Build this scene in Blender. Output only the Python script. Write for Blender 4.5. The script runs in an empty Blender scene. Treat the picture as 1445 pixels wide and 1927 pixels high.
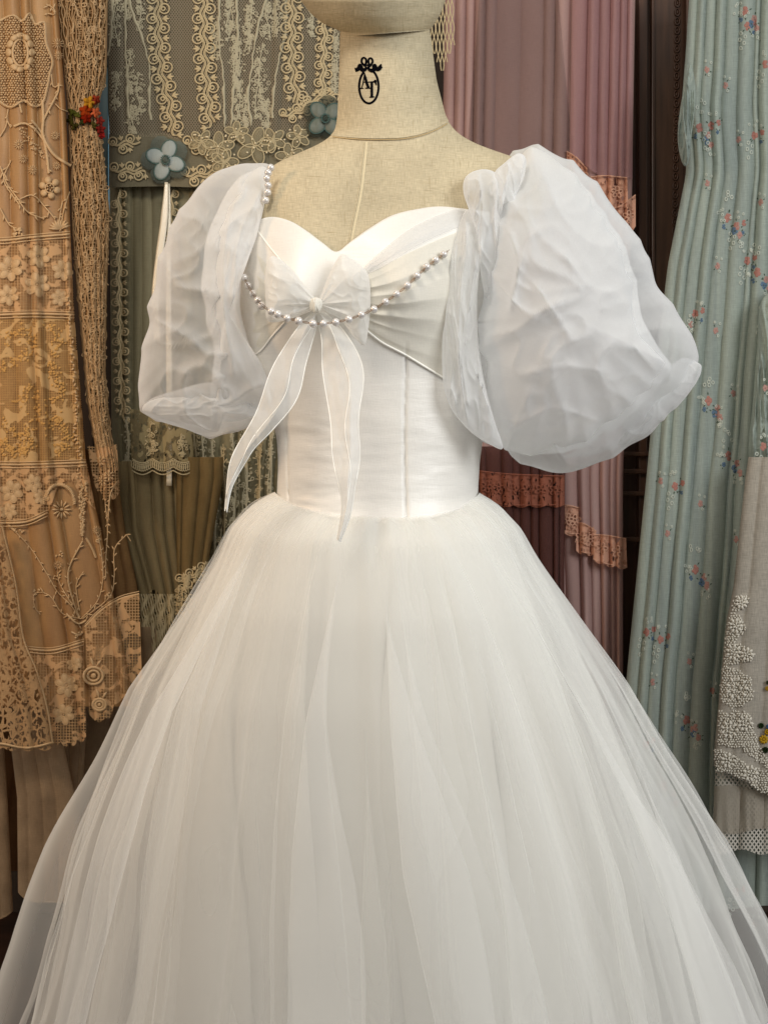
import bpy, math, random
import numpy as np
R=math.radians
sc=bpy.context.scene
# ------------------------------------------------------------------ camera, world, lamps
F=1800.0; CX=722.5; CY=963.5; ZC=1.05
cd=bpy.data.cameras.new('camera'); cam=bpy.data.objects.new('camera',cd); sc.collection.objects.link(cam)
cam.location=(0,0,ZC); cam.rotation_euler=(R(90),0,0)
cd.sensor_fit='HORIZONTAL'; cd.sensor_width=36; cd.lens=36*F/1445; cd.clip_start=0.05; cd.clip_end=50
sc.camera=cam
w=bpy.data.worlds.new("World"); sc.world=w; w.use_nodes=True
bg=w.node_tree.nodes['Background']; bg.inputs[0].default_value=(1.0,0.96,0.91,1); bg.inputs[1].default_value=0.46
def area(name,loc,target,size,energy,col):
    l=bpy.data.lights.new(name,'AREA'); l.shape='RECTANGLE'; l.size=size[0]; l.size_y=size[1]; l.energy=energy; l.color=col
    o=bpy.data.objects.new(name,l); sc.collection.objects.link(o); o.location=loc
    import mathutils
    d=mathutils.Vector(target)-mathutils.Vector(loc); o.rotation_euler=d.to_track_quat('-Z','Y').to_euler()
    return o
area('window_light',(1.7,-0.45,1.95),(0.0,1.4,0.8),(1.0,1.2),38,(0.95,0.98,1.0))
area('shop_ceiling_light',(-0.6,0.0,2.75),(-0.05,1.45,0.9),(0.6,0.6),20,(1.0,0.91,0.79))
area('warm_lamp',(-1.45,0.85,1.75),(-0.85,2.0,1.05),(0.25,0.25),9,(1.0,0.64,0.34))
sc.view_settings.view_transform='Standard'; sc.view_settings.look='None'; sc.view_settings.exposure=-0.05; sc.view_settings.gamma=1
sc.cycles.transparent_max_bounces=48; sc.cycles.max_bounces=6; sc.cycles.diffuse_bounces=4; sc.cycles.glossy_bounces=2; sc.cycles.transmission_bounces=3
sc.cycles.caustics_reflective=False; sc.cycles.caustics_refractive=False
sc.cycles.use_denoising=True
# ------------------------------------------------------------------ helpers
def lin(r,g,b,k=1.0):
    f=lambda c:(c/12.92 if c<=0.04045 else ((c+0.055)/1.055)**2.4)
    return tuple(min(1,f(c/255.)*k) for c in (r,g,b))+(1.0,)
def W(px,py,Y):
    px=np.asarray(px,float); py=np.asarray(py,float); Y=np.asarray(Y,float)+0*px
    return np.stack([(px-CX)/F*Y, Y, ZC-(py-CY)/F*Y],-1)
def hsh(x,y,s): 
    v=np.sin(x*127.1+y*311.7+s*74.7)*43758.5453
    return v-np.floor(v)
def vn(x,y,s=0):
    x=np.asarray(x,float); y=np.asarray(y,float)
    xi=np.floor(x); yi=np.floor(y); fx=x-xi; fy=y-yi
    fx=fx*fx*fx*(fx*(fx*6-15)+10); fy=fy*fy*fy*(fy*(fy*6-15)+10)
    a=hsh(xi,yi,s); b=hsh(xi+1,yi,s); c=hsh(xi,yi+1,s); d=hsh(xi+1,yi+1,s)
    return (a*(1-fx)+b*fx)*(1-fy)+(c*(1-fx)+d*fx)*fy
def fbm(x,y,s=0,o=3):
    t=0;a=0.5
    for i in range(o): t=t+a*vn(x*2**i,y*2**i,s+i*17); a*=0.5
    return t
def pn(x,y,s=0):
    x=np.asarray(x,float)+s*3.7; y=np.asarray(y,float)+s*1.3
    xi=np.floor(x); yi=np.floor(y); fx=x-xi; fy=y-yi
    u=fx*fx*fx*(fx*(fx*6-15)+10); v=fy*fy*fy*(fy*(fy*6-15)+10)
    def g(a,b):
        t=hsh(xi+a,yi+b,s)*6.2832; return np.cos(t)*(fx-a)+np.sin(t)*(fy-b)
    return ((g(0,0)*(1-u)+g(1,0)*u)*(1-v)+(g(0,1)*(1-u)+g(1,1)*u)*v)*1.5
def ridged(x,y,s=0,o=3):
    t=0;a=0.6;x=np.asarray(x,float);y=np.asarray(y,float)
    for i in range(o):
        wx=x+.25*pn(x*.7,y*.7,s+50); wy=y+.25*pn(x*.7+9,y*.7,s+51)
        t=t+a*(1-np.minimum(1,np.abs(pn(wx,wy,s+i*13))*1.7)); a*=0.45
        x,y=(x*.8-y*.6)*1.9,(x*.6+y*.8)*1.9
    return t
def cr(pts,n,closed=False):
    P=np.array(pts,float)
    if closed: Q=np.vstack([P[-1],P,P[0],P[1]]); m=len(P)
    else: Q=np.vstack([2*P[0]-P[1],P,2*P[-1]-P[-2]]); m=len(P)-1
    d=np.concatenate([[0],np.cumsum(np.linalg.norm(np.diff(np.vstack([P,P[0]]) if closed else P,axis=0),axis=1))])
    t=np.linspace(0,d[-1],n,endpoint=not closed); i=np.clip(np.searchsorted(d,t,side='right')-1,0,m-1)
    f=((t-d[i])/np.maximum(d[i+1]-d[i],1e-9))[:,None]
    p0,p1,p2,p3=Q[i],Q[i+1],Q[i+2],Q[i+3]
    return 0.5*((2*p1)+(-p0+p2)*f+(2*p0-5*p1+4*p2-p3)*f*f+(-p0+3*p1-3*p2+p3)*f**3)
def tab(rows):   # piecewise (py, value) table, softened
    a=np.array(rows,float)
    g=np.linspace(a[0,0],a[-1,0],400); v=np.interp(g,a[:,0],a[:,1])
    k=np.hanning(15); k/=k.sum(); vp=np.convolve(np.pad(v,7,mode='reflect',reflect_type='odd'),k,'valid')
    return lambda y: np.interp(y,g,vp)
def mk(name,V,quads=(),tris=(),mat=None,parent=None,uv=None,smooth=True):
    V=np.asarray(V,np.float32).reshape(-1,3)
    q=np.asarray(quads,np.int32).reshape(-1,4); t=np.asarray(tris,np.int32).reshape(-1,3)
    me=bpy.data.meshes.new(name); me.vertices.add(len(V)); me.vertices.foreach_set('co',V.ravel())
    li=np.concatenate([q.ravel(),t.ravel()]); me.loops.add(len(li)); me.loops.foreach_set('vertex_index',li)
    st=np.concatenate([np.arange(len(q))*4,len(q)*4+np.arange(len(t))*3]).astype(np.int32)
    me.polygons.add(len(st)); me.polygons.foreach_set('loop_start',st)
    me.polygons.foreach_set('use_smooth',np.full(len(st),smooth))
    if uv is not None:
        l=me.uv_layers.new(name='UVMap'); l.data.foreach_set('uv',np.asarray(uv,np.float32).reshape(-1,2)[li].ravel())
    me.update(); me.validate()
    if mat: me.materials.append(mat)
    o=bpy.data.objects.new(name,me); sc.collection.objects.link(o)
    if parent is not None:
        o.parent=parent; o.matrix_parent_inverse=parent.matrix_world.inverted()
    return o
def gridq(nr,nc,wrapc=False,off=0):
    c=np.arange(nc if wrapc else nc-1); r=np.arange(nr-1)
    rr,cc=np.meshgrid(r,c,indexing='ij'); c2=(cc+1)%nc
    return (np.stack([rr*nc+cc,rr*nc+c2,(rr+1)*nc+c2,(rr+1)*nc+cc],-1).reshape(-1,4)+off)
def thing(name,label,cat,loc,group=None):
    o=bpy.data.objects.new(name,None); sc.collection.objects.link(o); o.location=loc; o.empty_display_size=0.05
    o['label']=label; o['category']=cat
    if group: o['group']=group
    bpy.context.view_layer.update()
    return o
# ------------------------------------------------------------------ materials
class N:
    def __init__(s,name):
        s.m=bpy.data.materials.new(name); s.m.use_nodes=True; s.t=s.m.node_tree; s.t.nodes.clear()
        s.out=s.t.nodes.new('ShaderNodeOutputMaterial')
    def n(s,ty,ins=None,**kw):
        x=s.t.nodes.new('ShaderNode'+ty)
        for k,v in kw.items(): setattr(x,k,v)
        for k,v in (ins or {}).items():
            if hasattr(v,'is_output') or isinstance(v,bpy.types.NodeSocket): s.t.links.new(v,x.inputs[k])
            else: x.inputs[k].default_value=v
        return x
    def math(s,op,a,b=0.0,c=0.0): return s.n('Math',{0:a,1:b,2:c},operation=op).outputs[0]
    def mixc(s,f,a,b):
        x=s.t.nodes.new('ShaderNodeMix'); x.data_type='RGBA'
        for i,v in ((0,f),(6,a),(7,b)):
            if isinstance(v,bpy.types.NodeSocket): s.t.links.new(v,x.inputs[i])
            else: x.inputs[i].default_value=v
        return x.outputs[2]
def cloth(name,col,alpha=1.0,trans=0.35,gloss=0.0,rough=0.45,var=0.0,var2=None,vscale=(0.05,0.012),weave=0.15,wscale=1.0,
          holes=None,cell=8.0,wire=0.3,fill=0.5,fscale=0.03,fillcol=None,bumps=0.0,bscale=(0.02,0.08),angle=True,nubs=None):
    s=N(name); col=tuple(col)
    uv=s.n('TexCoord').outputs['UV']
    def mp(sx,sy,rot=0): return s.n('Mapping',{'Vector':uv,'Scale':(sx,sy,1),'Rotation':(0,0,rot)}).outputs[0]
    c=None
    nz=s.n('TexNoise',{'Vector':mp(vscale[0],vscale[1]),'Scale':1.0,'Detail':4.0}).outputs[0]
    d=var2 or tuple(x*(1-var) for x in col[:3])+(1,)
    r=s.n('ValToRGB',{'Fac':nz}); r.color_ramp.elements[0].position=.35; r.color_ramp.elements[1].position=.65
    r.color_ramp.elements[0].color=d; r.color_ramp.elements[1].color=col
    c=r.outputs[0] if (var or var2) else None
    if c is None: c=s.mixc(0.0,col,col)
    # fine weave
    w1=s.n('TexNoise',{'Vector':mp(0.9*wscale,0.07*wscale),'Scale':1.0,'Detail':2.0}).outputs[0]
    w2=s.n('TexNoise',{'Vector':mp(0.07*wscale,0.9*wscale),'Scale':1.0,'Detail':2.0}).outputs[0]
    wv=s.math('ADD',w1,w2)
    if weave>0:
        k=s.n('MapRange',{0:wv,1:0.7,2:1.3,3:1-weave,4:1.0}).outputs[0]
        hs=s.n('HueSaturation',{'Color':c,'Value':k}); c=hs.outputs[0]
    if nubs:
        nb=s.n('TexNoise',{'Vector':mp(.42,.028),'Scale':1.0,'Detail':3.0}).outputs[0]
        nb2=s.n('TexNoise',{'Vector':mp(.028,.4),'Scale':1.0,'Detail':3.0}).outputs[0]
        mx=s.math('MAXIMUM',nb,nb2); f=s.n('MapRange',{0:mx,1:.60,2:.80,3:0.0,4:.75}).outputs[0]
        c=s.mixc(f,c,nubs)
    op=alpha; fl=None
    if holes:
        if holes=='filet': v=mp(1/cell,1/cell)
        elif holes=='net': v=mp(1/cell,0.72/cell,R(45))
        else: v=mp(1.6/cell,(.9 if cell>8.5 else .45)/cell)
        if holes in('filet','net'):
            sp=s.n('SeparateXYZ',{0:v}); fx=s.math('FRACT',sp.outputs[0]); fy=s.math('FRACT',sp.outputs[1])
            wr=s.math('MAXIMUM',s.math('LESS_THAN',fx,wire),s.math('LESS_THAN',fy,wire))
            sn=s.n('VectorMath',{0:v,1:(1,1,1)},operation='SNAP').outputs[0]
            nf=s.n('TexNoise',{'Vector':mp(fscale,fscale),'Scale':1.0,'Detail':3.5,'Distortion':.8}).outputs[0]
            fl=s.math('GREATER_THAN',nf,fill) if fill else None
        else:
            a=s.n('TexNoise',{'Vector':v,'Scale':1.0,'Detail':3.0,'Distortion':.6}).outputs[0]
            wr=s.math('GREATER_THAN',a,wire)
            b=s.n('TexVoronoi',{'Vector':mp(1/cell,0.8/cell),'Scale':.6},feature='DISTANCE_TO_EDGE').outputs[0]
            wr=s.math('MAXIMUM',wr,s.math('LESS_THAN',b,0.09))
            if fill: fl=s.math('GREATER_THAN',s.n('TexNoise',{'Vector':mp(fscale,fscale*.6),'Scale':1.0,'Detail':3.0}).outputs[0],fill)
        o_=wr if fl is None else s.math('MAXIMUM',wr,fl)
        op=s.math('MULTIPLY',o_,alpha)
        if fillcol and fl is not None: c=s.mixc(fl,c,fillcol)
    ht=wv
    if bumps:
        bn=s.n('TexNoise',{'Vector':mp(*bscale),'Scale':1.0,'Detail':5.0,'Distortion':.4}).outputs[0]
        ht=s.math('ADD',s.math('MULTIPLY',bn,bumps),s.math('MULTIPLY',wv,.12))
    else: ht=s.math('MULTIPLY',wv,.12 if weave>0 else 0.0)
    bp=s.n('Bump',{'Height':ht,'Strength':.5,'Distance':.003}).outputs[0]
    df=s.n('BsdfDiffuse',{'Color':c,'Normal':bp}).outputs[0]
    tr=s.n('BsdfTranslucent',{'Color':c,'Normal':bp}).outputs[0]
    sh=s.n('MixShader',{0:trans,1:df,2:tr}).outputs[0]
    if gloss:
        g=s.n('BsdfAnisotropic',{'Color':(1,1,1,1),'Roughness':rough,'Normal':bp}).outputs[0]
        sh=s.n('MixShader',{0:gloss,1:sh,2:g}).outputs[0]
    if alpha<1 or holes:
        if angle and alpha<1:   # a thin weave hides more of what is behind it the flatter one looks along it
            ge=s.n('NewGeometry'); dt=s.n('VectorMath',{0:ge.outputs['Normal'],1:ge.outputs['Incoming']},operation='DOT_PRODUCT').outputs['Value']
            ct=s.math('MAXIMUM',s.math('ABSOLUTE',dt),0.2)
            if isinstance(op,float): o1=1-op
            else: o1=s.math('SUBTRACT',1.0,op)
            op=s.math('SUBTRACT',1.0,s.math('POWER',o1,s.math('DIVIDE',1.0,ct)))
        tp=s.n('BsdfTransparent').outputs[0]
        sh=s.n('MixShader',{0:op,1:tp,2:sh}).outputs[0]
    s.t.links.new(sh,s.out.inputs[0]); return s.m
def solid(name,col,rough=.5,metal=0,var=.15,scale=30,spec=.5,coat=0,stretch=(1,1,1)):
    s=N(name); tc=s.n('TexCoord').outputs['Object']
    mp=s.n('Mapping',{'Vector':tc,'Scale':stretch}).outputs[0]
    nz=s.n('TexNoise',{'Vector':mp,'Scale':scale,'Detail':5.0}).outputs[0]
    r=s.n('ValToRGB',{'Fac':nz}); r.color_ramp.elements[0].position=.3; r.color_ramp.elements[1].position=.7
    r.color_ramp.elements[0].color=tuple(x*(1-var) for x in col[:3])+(1,); r.color_ramp.elements[1].color=col
    bp=s.n('Bump',{'Height':nz,'Strength':.2,'Distance':.001}).outputs[0]
    p=s.n('BsdfPrincipled',{'Base Color':r.outputs[0],'Roughness':rough,'Metallic':metal,'Normal':bp,'Specular IOR Level':spec,'Coat Weight':coat})
    s.t.links.new(p.outputs[0],s.out.inputs[0]); return s.m
# ------------------------------------------------------------------ surfaces in front of which trimmings are sewn
def pleats(valleys,amps,power=.6):
    V=np.array(valleys,float); A=np.array(amps,float)
    def f(u):
        i=np.clip(np.searchsorted(V,u,side='right')-1,0,len(V)-2)
        t=np.clip((u-V[i])/(V[i+1]-V[i]),0,1)
        return A[i]*(4*t*(1-t)+1e-6)**power
    return f
def rpleats(seed,n,a0,a1,power=.6):
    r=np.random.RandomState(seed); w=r.uniform(.5,1.6,n); v=np.concatenate([[0],np.cumsum(w)/w.sum()])
    return pleats(v,r.uniform(a0,a1,n),power)
class Garment:
    def __init__(s,L,Rr,Y,prof,bulge=.02,wob=.012,seed=1,ruffle=.0015,grow=None):
        s.L=tab(L); s.R=tab(Rr); s.Y=Y; s.prof=prof; s.bulge=bulge; s.wob=wob; s.seed=seed; s.ruffle=ruffle; s.grow=grow
    def depth(s,px,py):
        L=s.L(py); Rr=s.R(py); u=np.clip((px-L)/np.maximum(Rr-L,1e-6),0,1)
        e=4*u*(1-u)
        uu=np.clip(u+s.wob*e*(fbm(u*3+s.seed,py/260.,s.seed)-.44)*2,0,1)
        g=1.0 if s.grow is None else np.interp(py,s.grow[0],s.grow[1])
        return s.Y-s.bulge*np.sqrt(e+1e-9)-s.prof(uu)*g-s.ruffle*e*(fbm(px/38.,py/60.,s.seed+5)-.44)*4
    def mesh(s,name,top,bot,mat,parent,nx=160,ny=120,thick=.04,hem=None,topf=None,back=True):
        u=np.linspace(0,1,nx); v=np.linspace(0,1,ny)
        hm=hem(u) if hem else 0*u; tf=topf(u) if topf else 0*u
        U,Vv=np.meshgrid(u,v); py=(top+tf)[None,:]*(1-Vv)+(bot+hm)[None,:]*Vv if True else 0
        L=s.L(py); Rr=s.R(py); px=L+U*(Rr-L); Yd=s.depth(px,py)
        P=W(px,py,Yd); uv=np.stack([px,-py],-1)
        if not back:
            return mk(name,P.reshape(-1,3),gridq(ny,nx),mat=mat,parent=parent,uv=uv.reshape(-1,2))
        k=max(2,nx//5); ub=np.linspace(1,0,k+2)[1:-1]; U2,V2=np.meshgrid(ub,v)
        hb=np.interp(ub,u,hm); tb=np.interp(ub,u,tf); py2=(top+tb)[None,:]*(1-V2)+(bot+hb)[None,:]*V2
        L=s.L(py2); Rr=s.R(py2); px2=L+U2*(Rr-L); Y2=s.Y+thick*np.sqrt(4*U2*(1-U2))
        P=np.concatenate([P,W(px2,py2,Y2)],1); uv=np.concatenate([uv,np.stack([px2,-py2],-1)],1)
        return mk(name,P.reshape(-1,3),gridq(ny,nx+k,True),mat=mat,parent=parent,uv=uv.reshape(-1,2))
class Flat:
    def __init__(s,Y): s.Y=Y
    def depth(s,px,py): return s.Y+0*np.asarray(px,float)
def _dome(ns,nr):
    V=[];q=[];t=[]
    for i in range(nr):
        a=(math.pi/2)*i/nr-0.25*(i==0)
        for j in range(ns):
            b=2*math.pi*j/ns; V.append((math.cos(a)*math.cos(b),math.cos(a)*math.sin(b),math.sin(a)))
    V.append((0,0,1))
    for i in range(nr-1):
        for j in range(ns): q.append((i*ns+j,i*ns+(j+1)%ns,(i+1)*ns+(j+1)%ns,(i+1)*ns+j))
    for j in range(ns): t.append(((nr-1)*ns+j,(nr-1)*ns+(j+1)%ns,nr*ns))
    return np.array(V),np.array(q,int).reshape(-1,4),np.array(t,int)
D6=_dome(6,2); D10=_dome(10,3)
class Deco:
    """trimmings drawn in picture units (x, y, height above the cloth) and then sewn onto a surface"""
    def __init__(s): s.V=[];s.q=[];s.t=[];s.n=0
    def add(s,V,q,t=None):
        s.V.append(V); 
        if q is not None and len(q): s.q.append(np.asarray(q)+s.n)
        if t is not None and len(t): s.t.append(np.asarray(t)+s.n)
        s.n+=len(V)
    def blob(s,x,y,rx,ry,rot=0,h=None,lift=0,T=D6):
        V,q,t=T; h=h if h is not None else .6*min(rx,ry)
        a=V[:,0]*rx; b=V[:,1]*ry; c,d=math.cos(rot),math.sin(rot)
        s.add(np.stack([x+a*c-b*d,y+a*d+b*c,lift+V[:,2]*h],-1),q,t)
    def leaf(s,x,y,x2,y2,w,h=None,lift=0):
        """pointed stitch from (x,y) to (x2,y2)"""
        L=math.hypot(x2-x,y2-y); a=math.atan2(y2-y,x2-x); V,q,t=D6
        n=6; tt=np.array([0,.25,.55,.8,1.]); ww=np.array([.15,.8,1,.65,.06])*w
        s.tube([(x+(x2-x)*k,y+(y2-y)*k) for k in tt],ww,lift,h=h)
    def tube(s,pts,r,lift=0,closed=False,h=None,ns=5):
        P=np.array(pts,float); n=len(P); r=np.broadcast_to(np.asarray(r,float),(n,))
        if closed: T=np.roll(P,-1,0)-np.roll(P,1,0)
        else: T=np.gradient(P,axis=0)
        T/=np.maximum(np.linalg.norm(T,axis=1,keepdims=True),1e-6); Nn=np.stack([-T[:,1],T[:,0]],-1)
        a=np.linspace(-.35,math.pi+.35,ns); hh=r if h is None else np.broadcast_to(h,(n,))*(r/ r.max())
        X=P[:,None,:]+Nn[:,None,:]*(np.cos(a)[None,:,None]*r[:,None,None])
        H=lift+np.sin(a)[None,:]*hh[:,None]
        V=np.concatenate([X,H[...,None]],-1).reshape(-1,3)
        q=gridq(n,ns)
        if closed:
            c=np.arange(ns-1); q=np.vstack([q,np.stack([(n-1)*ns+c,(n-1)*ns+c+1,c+1,c],-1)])
        s.add(V,q)
    def ring(s,x,y,rx,ry,r,lift=0,n=14,rot=0):
        a=np.linspace(0,2*math.pi,n,endpoint=False); c,d=math.cos(rot),math.sin(rot)
        X=np.cos(a)*rx; Y=np.sin(a)*ry
        s.tube(np.stack([x+X*c-Y*d,y+X*d+Y*c],-1),r,lift,True)
    def band(s,pts,wd,lift=.4,sub=3):
        P=np.array(pts,float); T=np.gradient(P,axis=0); T/=np.maximum(np.linalg.norm(T,axis=1,keepdims=True),1e-6)
        Nn=np.stack([-T[:,1],T[:,0]],-1); wd=np.broadcast_to(np.asarray(wd,float),(len(P),))
        k=np.linspace(-.5,.5,sub); X=P[:,None,:]+Nn[:,None,:]*(k[None,:,None]*wd[:,None,None])
        V=np.concatenate([X,np.full(X.shape[:2]+(1,),lift)],-1).reshape(-1,3); s.add(V,gridq(len(P),sub))
    def stem(s,pts,r=1.6,leaf=9,step=11,seed=0,lw=1.9,n=None):
        P=cr(pts,n or max(6,int(sum(math.dist(a,b) for a,b in zip(pts,pts[1:]))/6)))
        s.tube(P,r); rd=random.Random(seed); d=0; side=1
        if not leaf: return
        for i in range(1,len(P)):
            d+=math.dist(P[i],P[i-1])
            if d>step:
                d=0; a=math.atan2(*(P[i]-P[i-1])[::-1])+side*rd.uniform(.5,.95); side=-side; l=leaf*rd.uniform(.7,1.3)
                s.leaf(P[i][0],P[i][1],P[i][0]+l*math.cos(a),P[i][1]+l*math.sin(a),lw,lift=.5)
    def daisy(s,x,y,r,n=11,w=1.5):
        for k in range(n):
            a=2*math.pi*k/n; s.leaf(x+.25*r*math.cos(a),y+.25*r*math.sin(a),x+r*math.cos(a),y+r*math.sin(a),w,lift=.3)
        s.blob(x,y,.22*r,.22*r)
    def flower(s,x,y,r,n=6,seed=0):
        for k in range(n):
            a=2*math.pi*(k+.3)/n; s.blob(x+.68*r*math.cos(a),y+.68*r*math.sin(a),.36*r,.34*r,a,h=.2*r,T=D10)
        for k in range(5):
            a=2*math.pi*k/5; s.blob(x+.22*r*math.cos(a),y+.22*r*math.sin(a),.14*r,.1*r,a,h=.25*r,lift=.1*r)
        s.ring(x,y,.38*r,.42*r,.07*r,lift=.1*r)
    def build(s,name,mat,surf,parent,lift=0.0,smooth=True,stuff=False,label=None,flat=None):
        if flat is None: flat={'lace_trim':.4,'lace_applique':.35,'lace_flower':.5,'loose_loops':.5,'lace_scroll':.5,'petal_edging':.5,'lace_strip':.5,'scalloped_edging':.5,'lace_motif':.5,'petal':.5,'fringe_cords':.6,'lace_cord':.7,'embroidered_rose':.6,'string_lace':.7}.get(name,1)
        V=np.vstack(s.V)*np.array([1,1,flat]); Y=surf.depth(V[:,0],V[:,1]); Yf=Y-(V[:,2]+lift)*Y/F
        o=mk(name,W(V[:,0],V[:,1],Yf),np.vstack(s.q) if s.q else (),np.vstack(s.t) if s.t else (),mat,parent,uv=np.stack([V[:,0],-V[:,1]],-1),smooth=smooth)
        if stuff: o['kind']='stuff'
        if label: o['label']=label
        return o
def inside(poly,x,y):
    P=np.array(poly); n=len(P); c=np.zeros(np.shape(x),bool); j=n-1
    for i in range(n):
        xi,yi=P[i];xj,yj=P[j]
        m=((yi>y)!=(yj>y))&(x<(xj-xi)*(y-yi)/((yj-yi) if yj!=yi else 1e-9)+xi); c^=m; j=i
    return c
def crease_f(x,y,s,o=2):
    t=0;a=.7;x=np.asarray(x,float);y=np.asarray(y,float)
    for i in range(o):
        wx=x+.35*pn(x*.6,y*.6,s+50+i); wy=y+.35*pn(x*.6+9,y*.6,s+51+i)
        q=1-np.minimum(1,np.abs(pn(wx,wy,s+i*13))*1.7); t=t+a*(q**2.6+.25*pn(wx*.6,wy*.6,s+3)); a*=.4
        x,y=(x*.8-y*.6)*2.1,(x*.6+y*.8)*2.1
    return t+.3
def inflate(name,outline,Yc,Tf,Tb,mat,parent,center=None,seed=0,crease=.012,cs=(70,70),n=170,m=46,pw=.5,extra=None,sharp=True,fray=0):
    import bmesh
    O=cr(outline,720,True); c=np.array(center) if center is not None else O.mean(0)
    if fray:
        a=np.arange(720)/720*2*math.pi; O=O+(O-c)/np.linalg.norm(O-c,axis=1,keepdims=True)*((1-np.abs(pn(np.cos(a)*fray[1]+9,np.sin(a)*fray[1]+9,seed))*2.2)*fray[0]-.6*fray[0])[:,None]
    VV=[];UV=[];Q=[];off=0
    for sg,T,g in((-1,Tf,2*m+34),(1,Tb,m)):
        g=(2*m+34) if sg<0 else (2*m+34)
        a=np.linspace(-1,1,g); A,B=np.meshgrid(a,a)
        rho=np.maximum(np.abs(A),np.abs(B)); 
        with np.errstate(divide='ignore',invalid='ignore'):
            th=np.where(np.abs(A)>=np.abs(B),math.pi/4*np.nan_to_num(B/A)+np.where(A<0,math.pi,0),math.pi/2-math.pi/4*np.nan_to_num(A/B)+np.where(B<0,math.pi,0))
        k=(th/(2*math.pi)%1)*720; k0=np.floor(k).astype(int)%720; f=(k-np.floor(k))[...,None]
        rr=np.sin(rho*math.pi/2)
        P=c+(O[k0]*(1-f)+O[(k0+1)%720]*f-c)*rr[...,None]
        e=np.maximum(1-rr**2,0)**pw; px,py=P[...,0],P[...,1]
        rd=(crease_f(px/cs[0],py/cs[1],seed) if sharp else fbm(px/cs[0],py/cs[1],seed)*1.4)-.55
        fade=np.minimum(1,(1-rr)*6)
        Y=Yc+sg*T*e-crease*rd*fade
        if extra is not None and sg<0: Y=Y-extra(px,py)*fade
        VV.append(W(px,py,Y).reshape(-1,3)); UV.append(np.stack([px,-py],-1).reshape(-1,2)); q=gridq(g,g,False,off); Q.append(q if sg<0 else q[:,::-1]); off+=g*g
    o=mk(name,np.vstack(VV),np.vstack(Q),mat=mat,parent=parent,uv=np.vstack(UV))
    bm=bmesh.new(); bm.from_mesh(o.data); bmesh.ops.remove_doubles(bm,verts=[v for v in bm.verts if v.is_boundary],dist=1e-5); bm.to_mesh(o.data); bm.free()
    return o
def box(V,q,x0,x1,y0,y1,z0,z1):
    b=len(V); V+= [(x0,y0,z0),(x1,y0,z0),(x1,y1,z0),(x0,y1,z0),(x0,y0,z1),(x1,y0,z1),(x1,y1,z1),(x0,y1,z1)]
    q+= [(b+0,b+3,b+2,b+1),(b+4,b+5,b+6,b+7),(b,b+1,b+5,b+4),(b+1,b+2,b+6,b+5),(b+2,b+3,b+7,b+6),(b+3,b,b+4,b+7)]
def boxes(name,L,mat,parent=None):
    V=[];q=[]
    for b in L: box(V,q,*b)
    o=mk(name,V,q,mat=mat,parent=parent,smooth=False); bv=o.modifiers.new('b','BEVEL'); bv.width=.003; bv.segments=2
    return o
XY=lambda px,Y:(px-CX)/F*Y
ZY=lambda py,Y:ZC-(py-CY)/F*Y
# ------------------------------------------------------------------ the room behind
wood=solid('dark_wood',lin(92,64,46),.45,var=.5,scale=9,stretch=(8,8,.6))
wood2=solid('dark_carved_wood',lin(92,62,44),.4,var=.5,scale=9,stretch=(8,8,.6))
wallm=solid('brown_wall',lin(62,48,36),.8,var=.35,scale=3)
o=boxes('wall',[(-2.2,XY(176,2.5),2.5,2.6,0,2.6),(XY(228,2.5),2.2,2.5,2.6,0,2.6),(XY(176,2.5),XY(228,2.5),2.5,2.6,0,ZY(400,2.5)),(XY(176,2.5),XY(228,2.5),2.5,2.6,ZY(110,2.5),2.6)],wallm); o['kind']='structure'
o=mk('floor',[(-3,-2,0),(3,-2,0),(3,2.6,0),(-3,2.6,0)],[(0,1,2,3)],mat=solid('floorboards',lin(60,38,26),.5,var=.4,scale=5,stretch=(1,9,1)),smooth=False); o['kind']='structure'
# window seen through the slit between the hanging clothes
t=thing('window','narrow strip of bright window seen between lace shawl and grey green dress','window',(XY(202,2.57),2.57,ZY(400,2.57)))
s=N('daylight_glass'); e=s.n('Emission',{'Color':(.55,.85,1,1),'Strength':1.5}); s.t.links.new(e.outputs[0],s.out.inputs[0])
boxes('pane',[(XY(178,2.5),XY(226,2.5),2.56,2.57,ZY(398,2.5),ZY(112,2.5))],s.m,t)
boxes('frame',[(XY(172,2.5),XY(196,2.5),2.535,2.555,ZY(400,2.5),ZY(110,2.5))],solid('pale_frame',lin(60,90,100)),t)
# dark wardrobe between the pink and the blue clothes
Yw=2.36
t=thing('wardrobe','tall dark carved wooden wardrobe between pink curtain and blue floral dress','wardrobe',(XY(1240,Yw),Yw,0))
boxes('door_panel',[(XY(1150,Yw),XY(1330,Yw),Yw,Yw+.1,0.02,2.5)],wood,t)
boxes('stile',[(XY(1196,Yw),XY(1212,Yw),Yw-.03,Yw-.002,0.02,2.5)],wood2,t)
boxes('stile',[(XY(1222,Yw),XY(1228,Yw),Yw-.02,Yw-.002,0.02,2.5)],wood2,t)
boxes('stile',[(XY(1284,Yw),XY(1296,Yw),Yw-.03,Yw-.002,0.02,2.5)],wood2,t)
for py in(852,884,925,1010):
    boxes('rail',[(XY(1150,Yw),XY(1330,Yw),Yw-.045,Yw-.032,ZY(py+9,Yw),ZY(py,Yw))],wood2,t)
d=Deco()
for k in range(52):
    py=-30+k*17.2; d.ring(1275-6*(py/500.),py,4.5,7,1.6,n=10); d.blob(1275-6*(py/500.),py,2.2,4)
d.build('bead_moulding',wood2,Flat(Yw-.002),t,stuff=True)
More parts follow.
